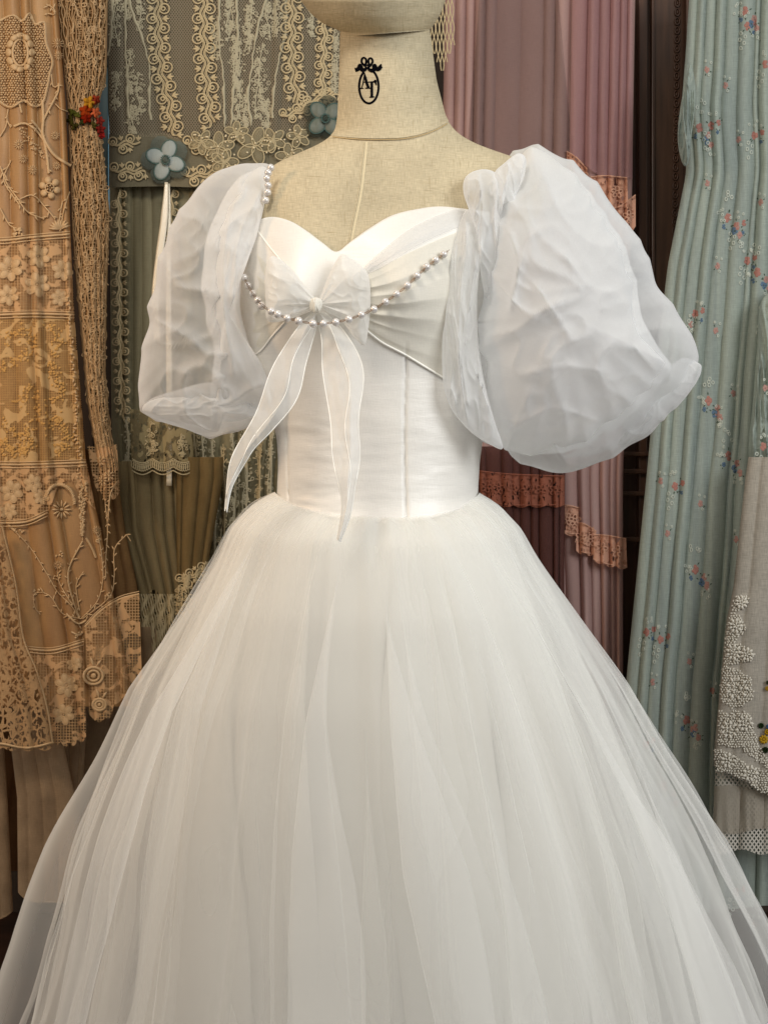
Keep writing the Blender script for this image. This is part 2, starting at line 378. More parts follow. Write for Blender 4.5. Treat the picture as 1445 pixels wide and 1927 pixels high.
# ------------------------------------------------------------------ dress form
Yb=1.36
TL=tab([(40,642),(60,641),(150,639),(220,636),(248,631),(268,606),(288,560),(305,520),(325,498),(360,478),(410,464),(460,456),(520,452),(640,456),(700,470),(760,502),(820,524),(870,527),(940,524),(1000,505),(1100,470)])
TR=tab([(40,806),(60,808),(150,820),(220,838),(248,858),(268,890),(288,945),(300,985),(325,1020),(360,1030),(410,1010),(460,975),(520,945),(640,925),(700,920),(760,914),(820,906),(870,899),(940,895),(1000,912),(1100,960)])
TD=tab([(40,.066),(220,.068),(260,.075),(300,.085),(360,.1),(450,.115),(560,.118),(700,.105),(870,.098),(950,.1),(1100,.13)])
class Torso:
    def __init__(s,off=0): s.off=off
    def depth(s,px,py):
        px=np.asarray(px,float); py=np.asarray(py,float)
        L=TL(py);Rr=TR(py); u=np.clip((2*px-L-Rr)/(Rr-L),-1,1)
        k=np.interp(py,[240,330,500],[2.0,2.6,2.3])
        Y=Yb-(TD(py)+s.off)*(np.maximum(1-np.abs(u)**k,1e-9))**(1/k)
        bust=lambda cx,cy,sx,sy,a:a*np.exp(-((px-cx)/sx)**2-((py-cy)/sy)**2)
        Y=Y-bust(545,545,78,95,.030)-bust(770,545,90,100,.030)*np.clip((1-np.abs(u))*5,0,1)
        return Y
def tube_rows(name,pys,Lf,Rf,dep,mat,parent,nu=90,backD=.09,tilt=None,capped=True):
    a=np.linspace(-math.pi/2,math.pi/2,nu); u=np.sin(a)
    U,PY=np.meshgrid(u,pys); 
    pyy=PY+(tilt(U,PY) if tilt else 0)
    L=Lf(pyy);Rr=Rf(pyy); px=(L+Rr)/2+U*(Rr-L)/2
    Yf=dep(px,pyy); Yf[:,0]=Yb; Yf[:,-1]=Yb
    ub=np.sin(a[::-1][1:-1]); U2,P2=np.meshgrid(ub,pys); py2=P2+(tilt(U2,P2) if tilt else 0); L=Lf(py2);Rr=Rf(py2); px2=(L+Rr)/2+U2*(Rr-L)/2
    Y2=Yb+backD*np.sqrt(1-U2**2)
    P=np.concatenate([W(px,pyy,Yf),W(px2,py2,Y2)],1); uv=np.concatenate([np.stack([px,-pyy],-1),np.stack([px2,-py2],-1)],1)
    n=P.shape[1]; V=P.reshape(-1,3); uvv=uv.reshape(-1,2); t=[]
    if capped:
        c=np.stack([P[0].mean(0),P[-1].mean(0)]); V=np.vstack([V,c]); uvv=np.vstack([uvv,uv[0].mean(0),uv[-1].mean(0)])
        a_=np.arange(n);b_=(a_+1)%n; t=np.vstack([np.stack([a_,b_,np.full(n,len(V)-2)],-1),np.stack([(len(pys)-1)*n+b_,(len(pys)-1)*n+a_,np.full(n,len(V)-1)],-1)])
    return mk(name,V,gridq(len(pys),n,True),t,mat,parent,uv=uvv)
linen=cloth('linen_cover',lin(216,202,170),trans=0,weave=.32,wscale=.9,nubs=lin(150,132,98),var=.16,vscale=(.009,.007),bumps=.25,bscale=(.5,.5))
form=thing('dress_form','beige linen covered dress form with head and long neck wearing the white gown','dress form',(XY(715,Yb),Yb,0))
T0=Torso()
EL=lambda py:TL(py)
tube_rows('torso',np.concatenate([np.linspace(205,330,50),np.linspace(335,1060,60)]),TL,TR,T0.depth,linen,form,tilt=None)
# neck, a little proud of the torso so that the seam shows
NL=lambda py:TL(py)-1.3
NR=lambda py:TR(py)+1.3
def ndep(px,py): return T0.depth(px,py)-.0014
tl=lambda U,PY:np.clip((PY-60)/190,0,1)*(14-12*(U+.25)**2*1.0-15*np.maximum(U,0)**1.5)-14*0+ (1-np.clip((PY-60)/190,0,1))*(-6*U)
tube_rows('neck',np.linspace(50,246,44),NL,NR,ndep,linen,form,backD=.07,tilt=tl)
class Neck:
    def depth(s,px,py): return ndep(px,py)
d=Deco(); pts=[]
uu=np.linspace(-.95,.95,46)
for u in uu:
    y_=246+float(tl(np.array(u),np.array(246.)))+2; L=float(NL(y_));Rr=float(NR(y_)); pts.append(((L+Rr)/2+u*(Rr-L)/2,y_))
for a,b in zip(pts[::1],pts[1::1]):
    d.tube([a,((a[0]*.3+b[0]*.7),(a[1]*.3+b[1]*.7)+.3)],.9)
d.tube(pts,.6); d.build('neck_stitching',cloth('tan_thread',lin(190,165,120),trans=0,weave=0),Neck(),form,lift=.6,stuff=True)
d=Deco(); d.band(cr([(690,266),(687,300),(680,360),(668,420),(658,474)],30),[5]*30,lift=.6); 
d.tube(cr([(686,266),(682,300),(675,360),(663,420),(653,474)],30),.7,lift=.6)
d.build('centre_seam',cloth('pale_linen_tape',lin(220,206,172),trans=0,weave=.2),T0,form,label='pale tape seam down the middle of the chest')
HL=tab([(-330,690),(-310,640),(-260,590),(-120,546),(-40,552),(0,566),(25,585),(42,606),(54,632),(62,650)])
HR=tab([(-330,715),(-310,768),(-260,815),(-120,858),(-40,850),(0,838),(25,829),(42,819),(54,810),(62,800)])
HD=tab([(-330,.01),(-300,.06),(-200,.12),(-60,.13),(0,.12),(30,.105),(50,.09),(62,.078)])
def hdep(px,py):
    L=HL(py);Rr=HR(py); u=np.clip((2*px-L-Rr)/(Rr-L),-1,1); return Yb-HD(py)*np.sqrt(1-u*u)
tube_rows('head',np.concatenate([np.linspace(-330,-10,30),np.linspace(0,62,26)]),HL,HR,hdep,linen,form,backD=.12,tilt=lambda U,PY:np.clip((PY-20)/40,0,1)*(-6*U))
boxes('stand_pole',[(XY(700,Yb)-.015,XY(730,Yb)+.015,Yb-.02,Yb+.02,.03,ZY(1060,Yb))],wood,form)
# printed emblem: bow, oval, letters A and T
ink=cloth('black_ink',lin(12,12,16),trans=0,weave=0); e=form
ES=12.04
def Z6(p): return [(640+x/ES,80+y/ES) for x,y in p]
def emb(strokes):
    d=Deco()
    for pts,wd,*o in strokes:
        P=cr(Z6(pts),o[0] if o else max(4,len(pts)*5)) if len(pts)>2 else np.array(Z6(pts))
        w_=1.22*(np.interp(np.linspace(0,1,len(P)),np.linspace(0,1,len(wd)),wd)/ES if hasattr(wd,'__len__') else wd/ES)
        d.band(P,w_,lift=.5+.06*len(d.V))
    return d
ES_=1.25
ov=[(650+220*math.sin(a),985+382*math.cos(a)) for a in np.linspace(-2.62,2.62,30)]
emb([(ov,42,60)]).build('emblem_oval',ink,Neck(),form)
emb([([(470,1035),(495,990),(520,900),(550,690)],[14,22,20,14]),([(545,660),(570,780),(600,900),(640,1015)],[12,48,52,50]),([(510,890),(620,885)],16),([(445,1035),(485,1025),(530,1028)],[26,22,20]),([(565,1022),(690,1022)],22)]).build('emblem_letter_a',ink,Neck(),form,lift=.1)
emb([([(520,888),(620,884),(790,878)],[12,16,30]),([(765,870),(795,850),(800,900),(825,955)],[20,46,34,12]),([(715,880),(716,1050),(716,1215)],[46,48,50]),([(660,1228),(716,1222),(780,1218)],[16,30,16])]).build('emblem_letter_t',ink,Neck(),form,lift=.3)
emb([([(600,520),(540,500),(485,430),(500,350),(545,335),(585,370),(590,440),(560,500)],[50,46,42,40,38,40,44,40],40),
     ([(610,520),(650,480),(640,400),(665,345),(715,355),(735,420),(700,490),(640,540)],[50,40,40,34,40,40,48,50],40),
     ([(600,540),(560,600),(500,615),(450,590)],[40,64,70,40]),([(520,600),(470,520),(440,500),(420,570),(370,600),(330,560)],[40,50,55,75,80,10],36),([(400,600),(350,650)],[60,20]),
     ([(620,540),(660,600),(730,625),(790,600)],[40,60,70,50]),([(740,600),(760,520),(790,500),(830,590),(890,570),(930,470)],[40,50,55,75,80,12],36),([(880,560),(960,548)],[60,14])]).build('emblem_bow',ink,Neck(),form,lift=.1)
# ------------------------------------------------------------------ white gown
gown=thing('wedding_dress','white tulle ball gown with organza puff sleeves, bow and pearl chain on the dress form','wedding dress',(XY(715,Yb),Yb,0))
satin=cloth('white_satin',lin(244,241,234),trans=.08,gloss=.06,rough=.38,weave=.07,wscale=.8,bumps=.42,bscale=(.008,.05))
satin2=cloth('white_smooth_satin',lin(250,249,246),trans=.08,gloss=.05,rough=.4,weave=.04,wscale=.8)
NECK=cr([(455,470),(470,438),(485,420),(497,411),(520,409),(550,418),(580,437),(608,458),(633,474),(660,455),(700,427),(740,405),(790,393),(830,389),(880,394),(925,400),(990,420)],400)
ntop=lambda px:np.interp(px,NECK[:,0],NECK[:,1])
WST=cr([(500,925),(524,938),(560,958),(610,972),(680,982),(760,984),(830,972),(880,952),(900,938),(930,920)],300)
wbot=lambda px:np.interp(px,WST[:,0],WST[:,1])
class Bod:
    def depth(s,px,py):
        Y=Torso(.004).depth(px,py)
        # soft cross wrinkles at the waist and grooves at the seams
        m=np.clip((py-720)/120,0,1)
        wr=(ridged(px/170.,py/26.,3,2)-.5)*.0024*m*np.exp(-((px-(600+0*py))/90)**2)+(ridged(px/190.,py/40.,8,2)-.5)*.0014*m
        Y=Y-wr
        for sx in (lambda y:548-6*np.sin((y-700)/90.),lambda y:765-4*np.sin((y-650)/110.)):
            Y=Y+.0040*np.exp(-((px-sx(py))/2.4)**2)*np.clip((py-640)/40,0,1)
        return Y
bod=Bod()
def bodice():
    nv=120
    us=np.sin(np.linspace(-math.pi/2,math.pi/2,190)); v=np.linspace(0,1,nv)
    def rows(us):
        U,V=np.meshgrid(us,v)
        py=500+0*U+V*440
        for _ in range(12):
            L=TL(py)-1.5;Rr=TR(py)+1.5; px=(L+Rr)/2+U*(Rr-L)/2
            py=.5*py+.5*(ntop(px)*(1-V)+wbot(px)*V)
        return px,py,U
    px,py,U=rows(us); Yf=bod.depth(px,py); Yf[:,0]=Yb;Yf[:,-1]=Yb
    px2,py2,U2=rows(us[::-1][1:-1:2]); Y2=Yb+.095*np.sqrt(1-U2**2)
    P=np.concatenate([W(px,py,Yf),W(px2,py2,Y2)],1); uv=np.concatenate([np.stack([px,-py],-1),np.stack([px2,-py2],-1)],1)
    return mk('bodice',P.reshape(-1,3),gridq(nv,P.shape[1],True),mat=satin,parent=gown,uv=uv.reshape(-1,2))
bd=bodice(); sd=bd.modifiers.new('s','SOLIDIFY'); sd.thickness=.0015; sd.offset=-1
thread=cloth('white_thread',lin(250,248,240),trans=0,weave=0,gloss=.1)
for pts in ([(549,690),(545,760),(552,840),(546,900),(543,950)],[(762,655),(760,740),(766,830),(764,910),(767,983)],[(596,705),(590,800),(600,900),(602,968)][:0]):
    if pts:
        d=Deco(); d.tube(cr(pts,40),.8); d.build('seam',thread,bod,bd,lift=.2)
d=Deco(); q=[(x,float(ntop(x))+3) for x in np.linspace(480,925,120)]; d.tube(q,1.7,ns=7); d.build('neckline_edge',thread,bod,bd,lift=.3)
d=Deco(); q=[(x,float(wbot(x))-2) for x in np.linspace(527,893,100)]; d.tube(q,2.0,ns=7); d.build('waist_seam',thread,bod,bd,lift=.2)
# smooth upper facing and the gathered wrap
wrapm=cloth('gathered_chiffon',lin(248,244,232),alpha=.86,trans=.25,gloss=.03,weave=.08,wscale=.8)
sheer=cloth('white_organza',lin(246,246,245),alpha=.42,trans=.4,gloss=.03,rough=.35,weave=.10,wscale=1.2)
def patch(name,upper,lower,mat,parent,surf,prof,lift=3.5,na=90,nb=70,fan=.0):
    A=cr(upper,nb); B=cr(lower,nb); a=np.linspace(0,1,na)[:,None,None]; P=A[None]*(1-a)+B[None]*a
    a2=np.linspace(0,1,na)[:,None]+0*P[...,0]; b2=np.linspace(0,1,nb)[None,:]+0*P[...,0]
    H=lift+prof(a2,b2); Y=surf.depth(P[...,0],P[...,1]); Y=Y-H*Y/F
    return mk(name,W(P[...,0],P[...,1],Y).reshape(-1,3),gridq(na,nb),mat=mat,parent=parent,uv=np.stack([P[...,0],-P[...,1]],-1).reshape(-1,2))
def gath(seed,n=11,amp=3.2,env=1.0):
    r=np.random.RandomState(seed); ph=r.uniform(0,6,6)
    def f(a,b):
        aa=a+.10*(fbm(a*3.1,b*2.2,seed)-.44)+.03*np.sin(5*b+ph[0])
        s=(1-np.abs(np.sin(math.pi*n*aa+ph[2]))**.8)*.9+.6*(.5+.5*np.sin(2*math.pi*n*.6*aa+ph[3]))
        return amp*s*(.35+1.1*vn(a*5.3,b*1.7,seed+4))*(0.25+.75*np.exp(-((b-.2)/.42)**2))*np.clip(4*a,0,1)*np.clip(4*(1-a)+.1,0,1)*(.5+.5*np.clip((1-b)*4,0,1))
    return f
wp=patch('draped_wrap',[(640,560),(676,522),(720,500),(780,470),(850,440),(890,430)],[(640,585),(690,622),(740,655),(790,684),(838,712),(862,730)],wrapm,gown,bod,gath(3,7,4.2))
d=Deco(); d.tube(cr([(690,622),(720,645),(760,666),(800,690),(838,713)],50),2.3); d.build('piping',thread,bod,wp,lift=5)
patch('sheer_band',[(655,540),(676,512),(720,470),(780,425),(850,395),(880,394)],[(655,560),(684,522),(725,500),(785,462),(850,432),(882,425)],sheer,gown,bod,gath(9,3,2.5),lift=4.5)
wp=patch('draped_wrap',[(566,560),(540,530),(510,500),(488,462),(478,440),(470,450)],[(570,585),(535,606),(505,640),(480,665),(466,672),(458,660)],wrapm,gown,bod,gath(5,6,4.0))
d=Deco(); d.tube(cr([(482,430),(500,455),(520,480),(545,508)],30),1.8); d.build('piping',thread,bod,wp,lift=5)
d=Deco(); d.tube(cr([(535,606),(512,632),(490,660),(466,674)],30),1.8); d.build('piping',thread,bod,wp,lift=5)
# bow
Ykn=float(bod.depth(np.array([595.]),np.array([572.]))[0])
bow=mk('bow_knot_base',W(np.array([590,600,595]),np.array([570,570,578]),Ykn-.004),(),[(0,1,2)],sheer,gown)
bpy.data.objects.remove(bow)
organza=cloth('bow_organza',lin(251,250,246),alpha=.52,trans=.35,gloss=.04,rough=.35,weave=.08,wscale=1.2)
def rad(cx,cy,n,amp,seed):
    def f(px,py):
        a=np.arctan2(py-cy,px-cx); r=np.hypot(px-cx,py-cy)
        return amp*(ridged(a*n,r/500.,seed,1)-.4)*np.exp(-((r-30)/38)**2)
    return f
bw=inflate('bow_loop',[(598,574),(575,540),(548,505),(520,483),(505,487),(499,520),(500,565),(502,600),(520,606),(560,595)],Ykn-.012,.018,.008,organza,gown,center=(536,550),seed=2,crease=.003,cs=(70,60),extra=rad(598,572,2.2,.008,4),m=34)
inflate('bow_loop',[(600,570),(612,535),(630,495),(645,478),(668,490),(692,515),(697,560),(694,610),(686,648),(668,636),(640,600),(618,588)],Ykn-.014,.020,.008,organza,gown,center=(660,560),seed=3,crease=.003,cs=(70,60),extra=rad(602,572,2.2,.008,7),m=34)
inflate('bow_knot',[(582,572),(584,563),(594,559),(604,563),(607,572),(603,584),(594,588),(585,584)],Ykn-.022,.009,.008,cloth('knot_chiffon',lin(250,248,240),alpha=.9,trans=.3,weave=.06),gown,seed=5,crease=.005,cs=(12,70),n=60,m=16)
def tail(left,right,Ya,Ybt,ridge,seed):
    nb=90; A=cr(left,nb); B=cr(right,nb); na=26; q_=np.linspace(0,1,nb); A=A+np.stack([5*np.sin(q_*13+seed)*np.sin(q_*3.14),0*q_],-1); B=B+np.stack([6*np.sin(q_*15+seed*2)*np.sin(q_*3.14),0*q_],-1); a=np.linspace(0,1,na)[:,None]; b=np.linspace(0,1,nb)[None,:]
    P=A[None]*(1-a[...,None])+B[None]*a[...,None]
    Y=Ya+(Ybt-Ya)*np.sin(b*math.pi/2)+ridge*np.abs(a-.58+.12*np.sin(b*6+seed))*(1-.4*b)-.004*(fbm(P[...,0]/25,P[...,1]/60,seed)-.4)*2
    o=mk('bow_tail',W(P[...,0],P[...,1],Y).reshape(-1,3),gridq(na,nb),mat=organza,parent=gown,uv=np.stack([P[...,0],-P[...,1]],-1).reshape(-1,2))
    class S_:
        def depth(s,px,py):
            px=np.asarray(px,float);py=np.asarray(py,float); G=P.reshape(-1,2); Yr=Y.reshape(-1); out=np.zeros(px.shape)
            for i in range(len(px)): out[i]=Yr[np.argmin((G[:,0]-px[i])**2+(G[:,1]-py[i])**2)]
            return out
    for E,k in((A,0),(B,1),):
        d=Deco(); d.tube(E,.95); d.build('piping',thread,S_(),o,lift=.3)
    m=A*.42+B*.58; d=Deco(); m=m+np.stack([4*np.sin(q_*17+seed),0*q_],-1); d.tube(m[6:],.9); d.build('piping',thread,S_(),o,lift=.3)
tail([(588,588),(560,615),(530,665),(492,742),(462,810),(436,870),(426,920),(425,958)],[(600,590),(592,630),(580,680),(552,752),(515,812),(470,855),(440,905),(427,964)],Ykn-.012,1.165,.03,1)
tail([(592,590),(606,640),(610,700),(614,770),(625,840),(637,900),(642,950),(634,1016)],[(612,588),(650,625),(675,680),(683,745),(676,830),(668,900),(664,960),(640,1020)],Ykn-.013,1.15,.03,2)
# pearl chain
pearl=solid('pearl',lin(222,217,212),.2,var=.03,scale=60,coat=1.0,metal=.22); brass=solid('brass',lin(150,118,92),.35,metal=1,var=.2)
chain=[[(509.7,315),(504.8,324.6),(502.4,335),(504.8,348.4),(503.8,361.6),(500.3,376.5)],
 [(463,452),(461.6,462.5),(457,476),(455.7,487),(454,504.7),(459.5,521.6),(466.8,536.9),(476,552.8),(485.5,565),(492.7,575),(510.7,585.6),(523,591),(540.5,598.4),(562,603.6),(589,608.8),(608.7,608.5),(632,606),(656.4,600.5),(680,592),(703.8,581.5),(725.6,567.6),(746.4,553),(766.4,536.9),(784.8,518.5),(802.8,501.6),(819.7,489),(835,478),(846,469)]]
def uvs(ns=16,nr=10):
    V=[(0,0,1)];q=[];t=[]
    for i in range(1,nr):
        a=math.pi*i/nr
        for j in range(ns): b=2*math.pi*j/ns; V.append((math.sin(a)*math.cos(b),math.sin(a)*math.sin(b),math.cos(a)))
    V.append((0,0,-1))
    for j in range(ns): t.append((0,1+j,1+(j+1)%ns)); t.append((len(V)-1,1+(nr-2)*ns+(j+1)%ns,1+(nr-2)*ns+j))
    for i in range(nr-2):
        for j in range(ns): q.append((1+i*ns+j,1+(i+1)*ns+j,1+(i+1)*ns+(j+1)%ns,1+i*ns+(j+1)%ns))
    return np.array(V),q,t
S=uvs()
def pearl_y(x,y):
    base=float(bod.depth(np.array([max(x,468.)]),np.array([float(y)]))[0])-.0105
    fr=Ykn-.044
    k=math.exp(-((x-598)/112.)**6)
    if y<440: return Yb-.075
    return min(base,base*(1-k)+fr*k)
first=None; link=None
holder=None
for strand in chain:
    pts=[(x,y,pearl_y(x,y)) for x,y in strand]
    n=len(pts)
    P3=[W(x,y,Y) for x,y,Y in pts]
    if strand is chain[0] : nm='pearl_chain'
    seg=np.array(P3); dd=Deco()
    # fine wire under the pearls carries the strand
    C=cr(seg,n*6) if False else None
    V=[];q=[]
    for i in range(n):
        pass
    T=np.gradient(seg,axis=0); T/=np.linalg.norm(T,axis=1,keepdims=True)
    sd_=np.cross(T,[0,1,0]); sd_/=np.linalg.norm(sd_,axis=1,keepdims=True); up=np.cross(sd_,T)
    a=np.linspace(0,2*math.pi,6,endpoint=False)
    V=(seg[:,None,:]+.00028*(np.cos(a)[None,:,None]*sd_[:,None,:]+np.sin(a)[None,:,None]*up[:,None,:])).reshape(-1,3)
    holder=mk('pearl_chain',V,gridq(n,6,True),mat=brass,parent=gown)
    for i in range(n-(1 if strand is chain[1] else 0)):
        if strand is chain[1] and i==0: continue
        o=None; r=.0048+.0005*hsh(i,3,1)
        if first is None: first=mk('pearl',S[0]*.0046,S[1],S[2],pearl); o=first
        else: o=bpy.data.objects.new('pearl',first.data); sc.collection.objects.link(o)
        o.location=tuple(P3[i]); o.scale=(r/.0046,)*3; o.parent=holder; holder.matrix_world
    for i in range(n-1):
        g=P3[i+1]-P3[i]; L=np.linalg.norm(g)-.0085
        if L<.002: continue
        k=max(.0016,L/2*.95)
        if link is None:
            a=np.linspace(0,2*math.pi,16,endpoint=False); b=np.linspace(0,2*math.pi,5,endpoint=False)
            A,B=np.meshgrid(a,b,indexing='ij'); Vv=np.stack([np.cos(A)*(1+.15*np.cos(B)),np.sin(A)*(.5+.15*np.cos(B)),.15*np.sin(B)],-1).reshape(-1,3)
            qq=gridq(16,5,True); c=np.arange(5); qq=np.vstack([qq,np.stack([15*5+c,15*5+(c+1)%5,(c+1)%5,c],-1)])
            link=mk('chain_link',Vv*.004,qq,mat=brass); o=link
        else: o=bpy.data.objects.new('chain_link',link.data); sc.collection.objects.link(o)
        o.location=tuple((P3[i]+P3[i+1])/2); o.rotation_euler=(R(90),-math.atan2(g[2],g[0])*1,0); o.scale=(k/.004,.0019/.004*1.2,.5); o.parent=holder
# sleeves
def lines(L,w=9):
    """soft drape ridges along drawn lines: (points, height, width)"""
    D=[(cr(p,24),h,ww) for p,h,ww in L]
    def f(px,py):
        out=0*px
        for P,h,ww in D:
            dm=np.full(px.shape,1e9)
            for k in range(len(P)-1):
                a=P[k];b=P[k+1]; ab=b-a; tt=np.clip(((px-a[0])*ab[0]+(py-a[1])*ab[1])/(ab@ab),0,1)
                dm=np.minimum(dm,(px-a[0]-tt*ab[0])**2+(py-a[1]-tt*ab[1])**2)
            out=out+h*np.exp(-np.sqrt(dm)/ww)
        return out
    return f
SA=cloth('sleeve_organza',lin(251,252,252),alpha=.33,trans=.5,gloss=.03,rough=.4,weave=.05,wscale=1.3,bumps=1.0,bscale=(.016,.022))
SB=cloth('sleeve_organza_front',lin(252,253,253),alpha=.56,trans=.5,gloss=.03,rough=.4,weave=.05,wscale=1.3,bumps=1.1,bscale=(.016,.022))
inflate('puff_sleeve',[(900,330),(945,300),(980,277),(1010,272),(1060,290),(1115,335),(1165,392),(1205,455),(1245,540),(1285,605),(1312,655),(1318,690),(1292,742),(1240,800),(1170,850),(1105,880),(1060,888),(1005,880),(965,862),(948,842),(900,822),(870,740),(870,600),(890,430)],1.36,.13,.12,SA,gown,center=(1080,600),seed=12,crease=.014,fray=(7,3.2),cs=(160,150))
inflate('puff_sleeve_layer',[(905,420),(925,350),(965,300),(1000,278),(1050,296),(1100,350),(1150,420),(1188,495),(1205,570),(1232,640),(1262,690),(1245,722),(1195,772),(1120,830),(1060,850),(1000,856),(960,850),(944,838),(915,770),(895,660),(895,520)],1.33,.15,.05,SB,gown,center=(1060,590),seed=27,crease=.0125,fray=(7,3.0),cs=(165,150),
   extra=lines([([(915,500),(960,560),(1000,590),(1050,570)],.010,14),([(1010,540),(1050,600),(1070,630)],.008,7),([(1060,480),(1110,540),(1150,550)],.007,8),([(1180,460),(1200,560),(1190,640),(1235,700)],.009,9),([(960,440),(975,500),(960,580)],.012,12),([(985,300),(1000,420),(1080,500)],.008,16),([(960,810),(1010,780),(1050,770),(1120,790)],.006,8),([(1000,700),(1060,690),(1140,700)],.006,10)]))
inflate('puff_sleeve_layer',[(1262,690),(1290,672),(1317,684),(1312,715),(1270,770),(1200,825),(1130,852),(1060,862),(1110,835),(1180,782),(1230,735)],1.33,.03,.03,SA,gown,seed=31,crease=.006,fray=(4,2.6),cs=(80,60),center=(1235,760))
inflate('sleeve_front_fold',[(876,396),(858,430),(842,480),(836,560),(832,640),(834,720),(850,770),(885,812),(925,838),(946,842),(930,790),(912,720),(900,640),(898,560),(906,480),(915,420),(900,396)],1.255,.025,.02,SB,gown,center=(872,640),seed=41,crease=.008,cs=(30,160),extra=lines([([(880,420),(868,520),(864,640),(880,760)],.007,7)]))
inflate('sleeve_ruffle',[(872,362),(874,336),(890,322),(915,318),(936,328),(950,360),(948,420),(936,500),(918,560),(905,520),(898,450),(884,400)],1.25,.022,.02,SB,gown,center=(908,380),seed=51,crease=.008,cs=(40,120),m=30)
inflate('sleeve_ruffle',[(928,330),(950,305),(975,288),(990,300),(985,335),(972,368),(975,395),(960,402),(945,385),(938,420),(930,380)],1.25,.022,.02,SB,gown,center=(955,345),seed=52,crease=.008,cs=(40,120),m=30)
inflate('puff_sleeve',[(508,306),(472,301),(425,315),(378,345),(342,388),(312,448),(288,525),(274,610),(264,690),(261,745),(268,775),(300,793),(345,808),(392,824),(432,814),(475,803),(505,795),(522,775),(512,715),(478,650),(458,580),(458,500),(480,440),(498,405),(500,360)],1.37,.11,.1,SA,gown,center=(390,600),seed=61,crease=.018,fray=(6,3.0),cs=(150,110))
inflate('puff_sleeve_layer',[(505,320),(470,322),(436,350),(408,400),(386,460),(379,530),(388,600),(402,660),(398,720),(396,775),(402,815),(440,812),(490,800),(524,780),(508,710),(474,655),(456,590),(456,510),(474,450),(498,402)],1.345,.09,.03,SB,gown,center=(430,590),seed=71,crease=.014,fray=(5,2.6),cs=(110,150),
   extra=lines([([(470,330),(430,420),(420,560),(440,700)],.01,12),([(490,360),(450,450),(440,560)],.007,8)]))
inflate('puff_sleeve_layer',[(268,772),(285,750),(330,735),(390,720),(450,730),(500,760),(515,785),(470,802),(432,813),(392,822),(345,806),(300,792)],1.33,.05,.03,SA,gown,center=(390,775),seed=81,crease=.010,cs=(90,45),m=30)
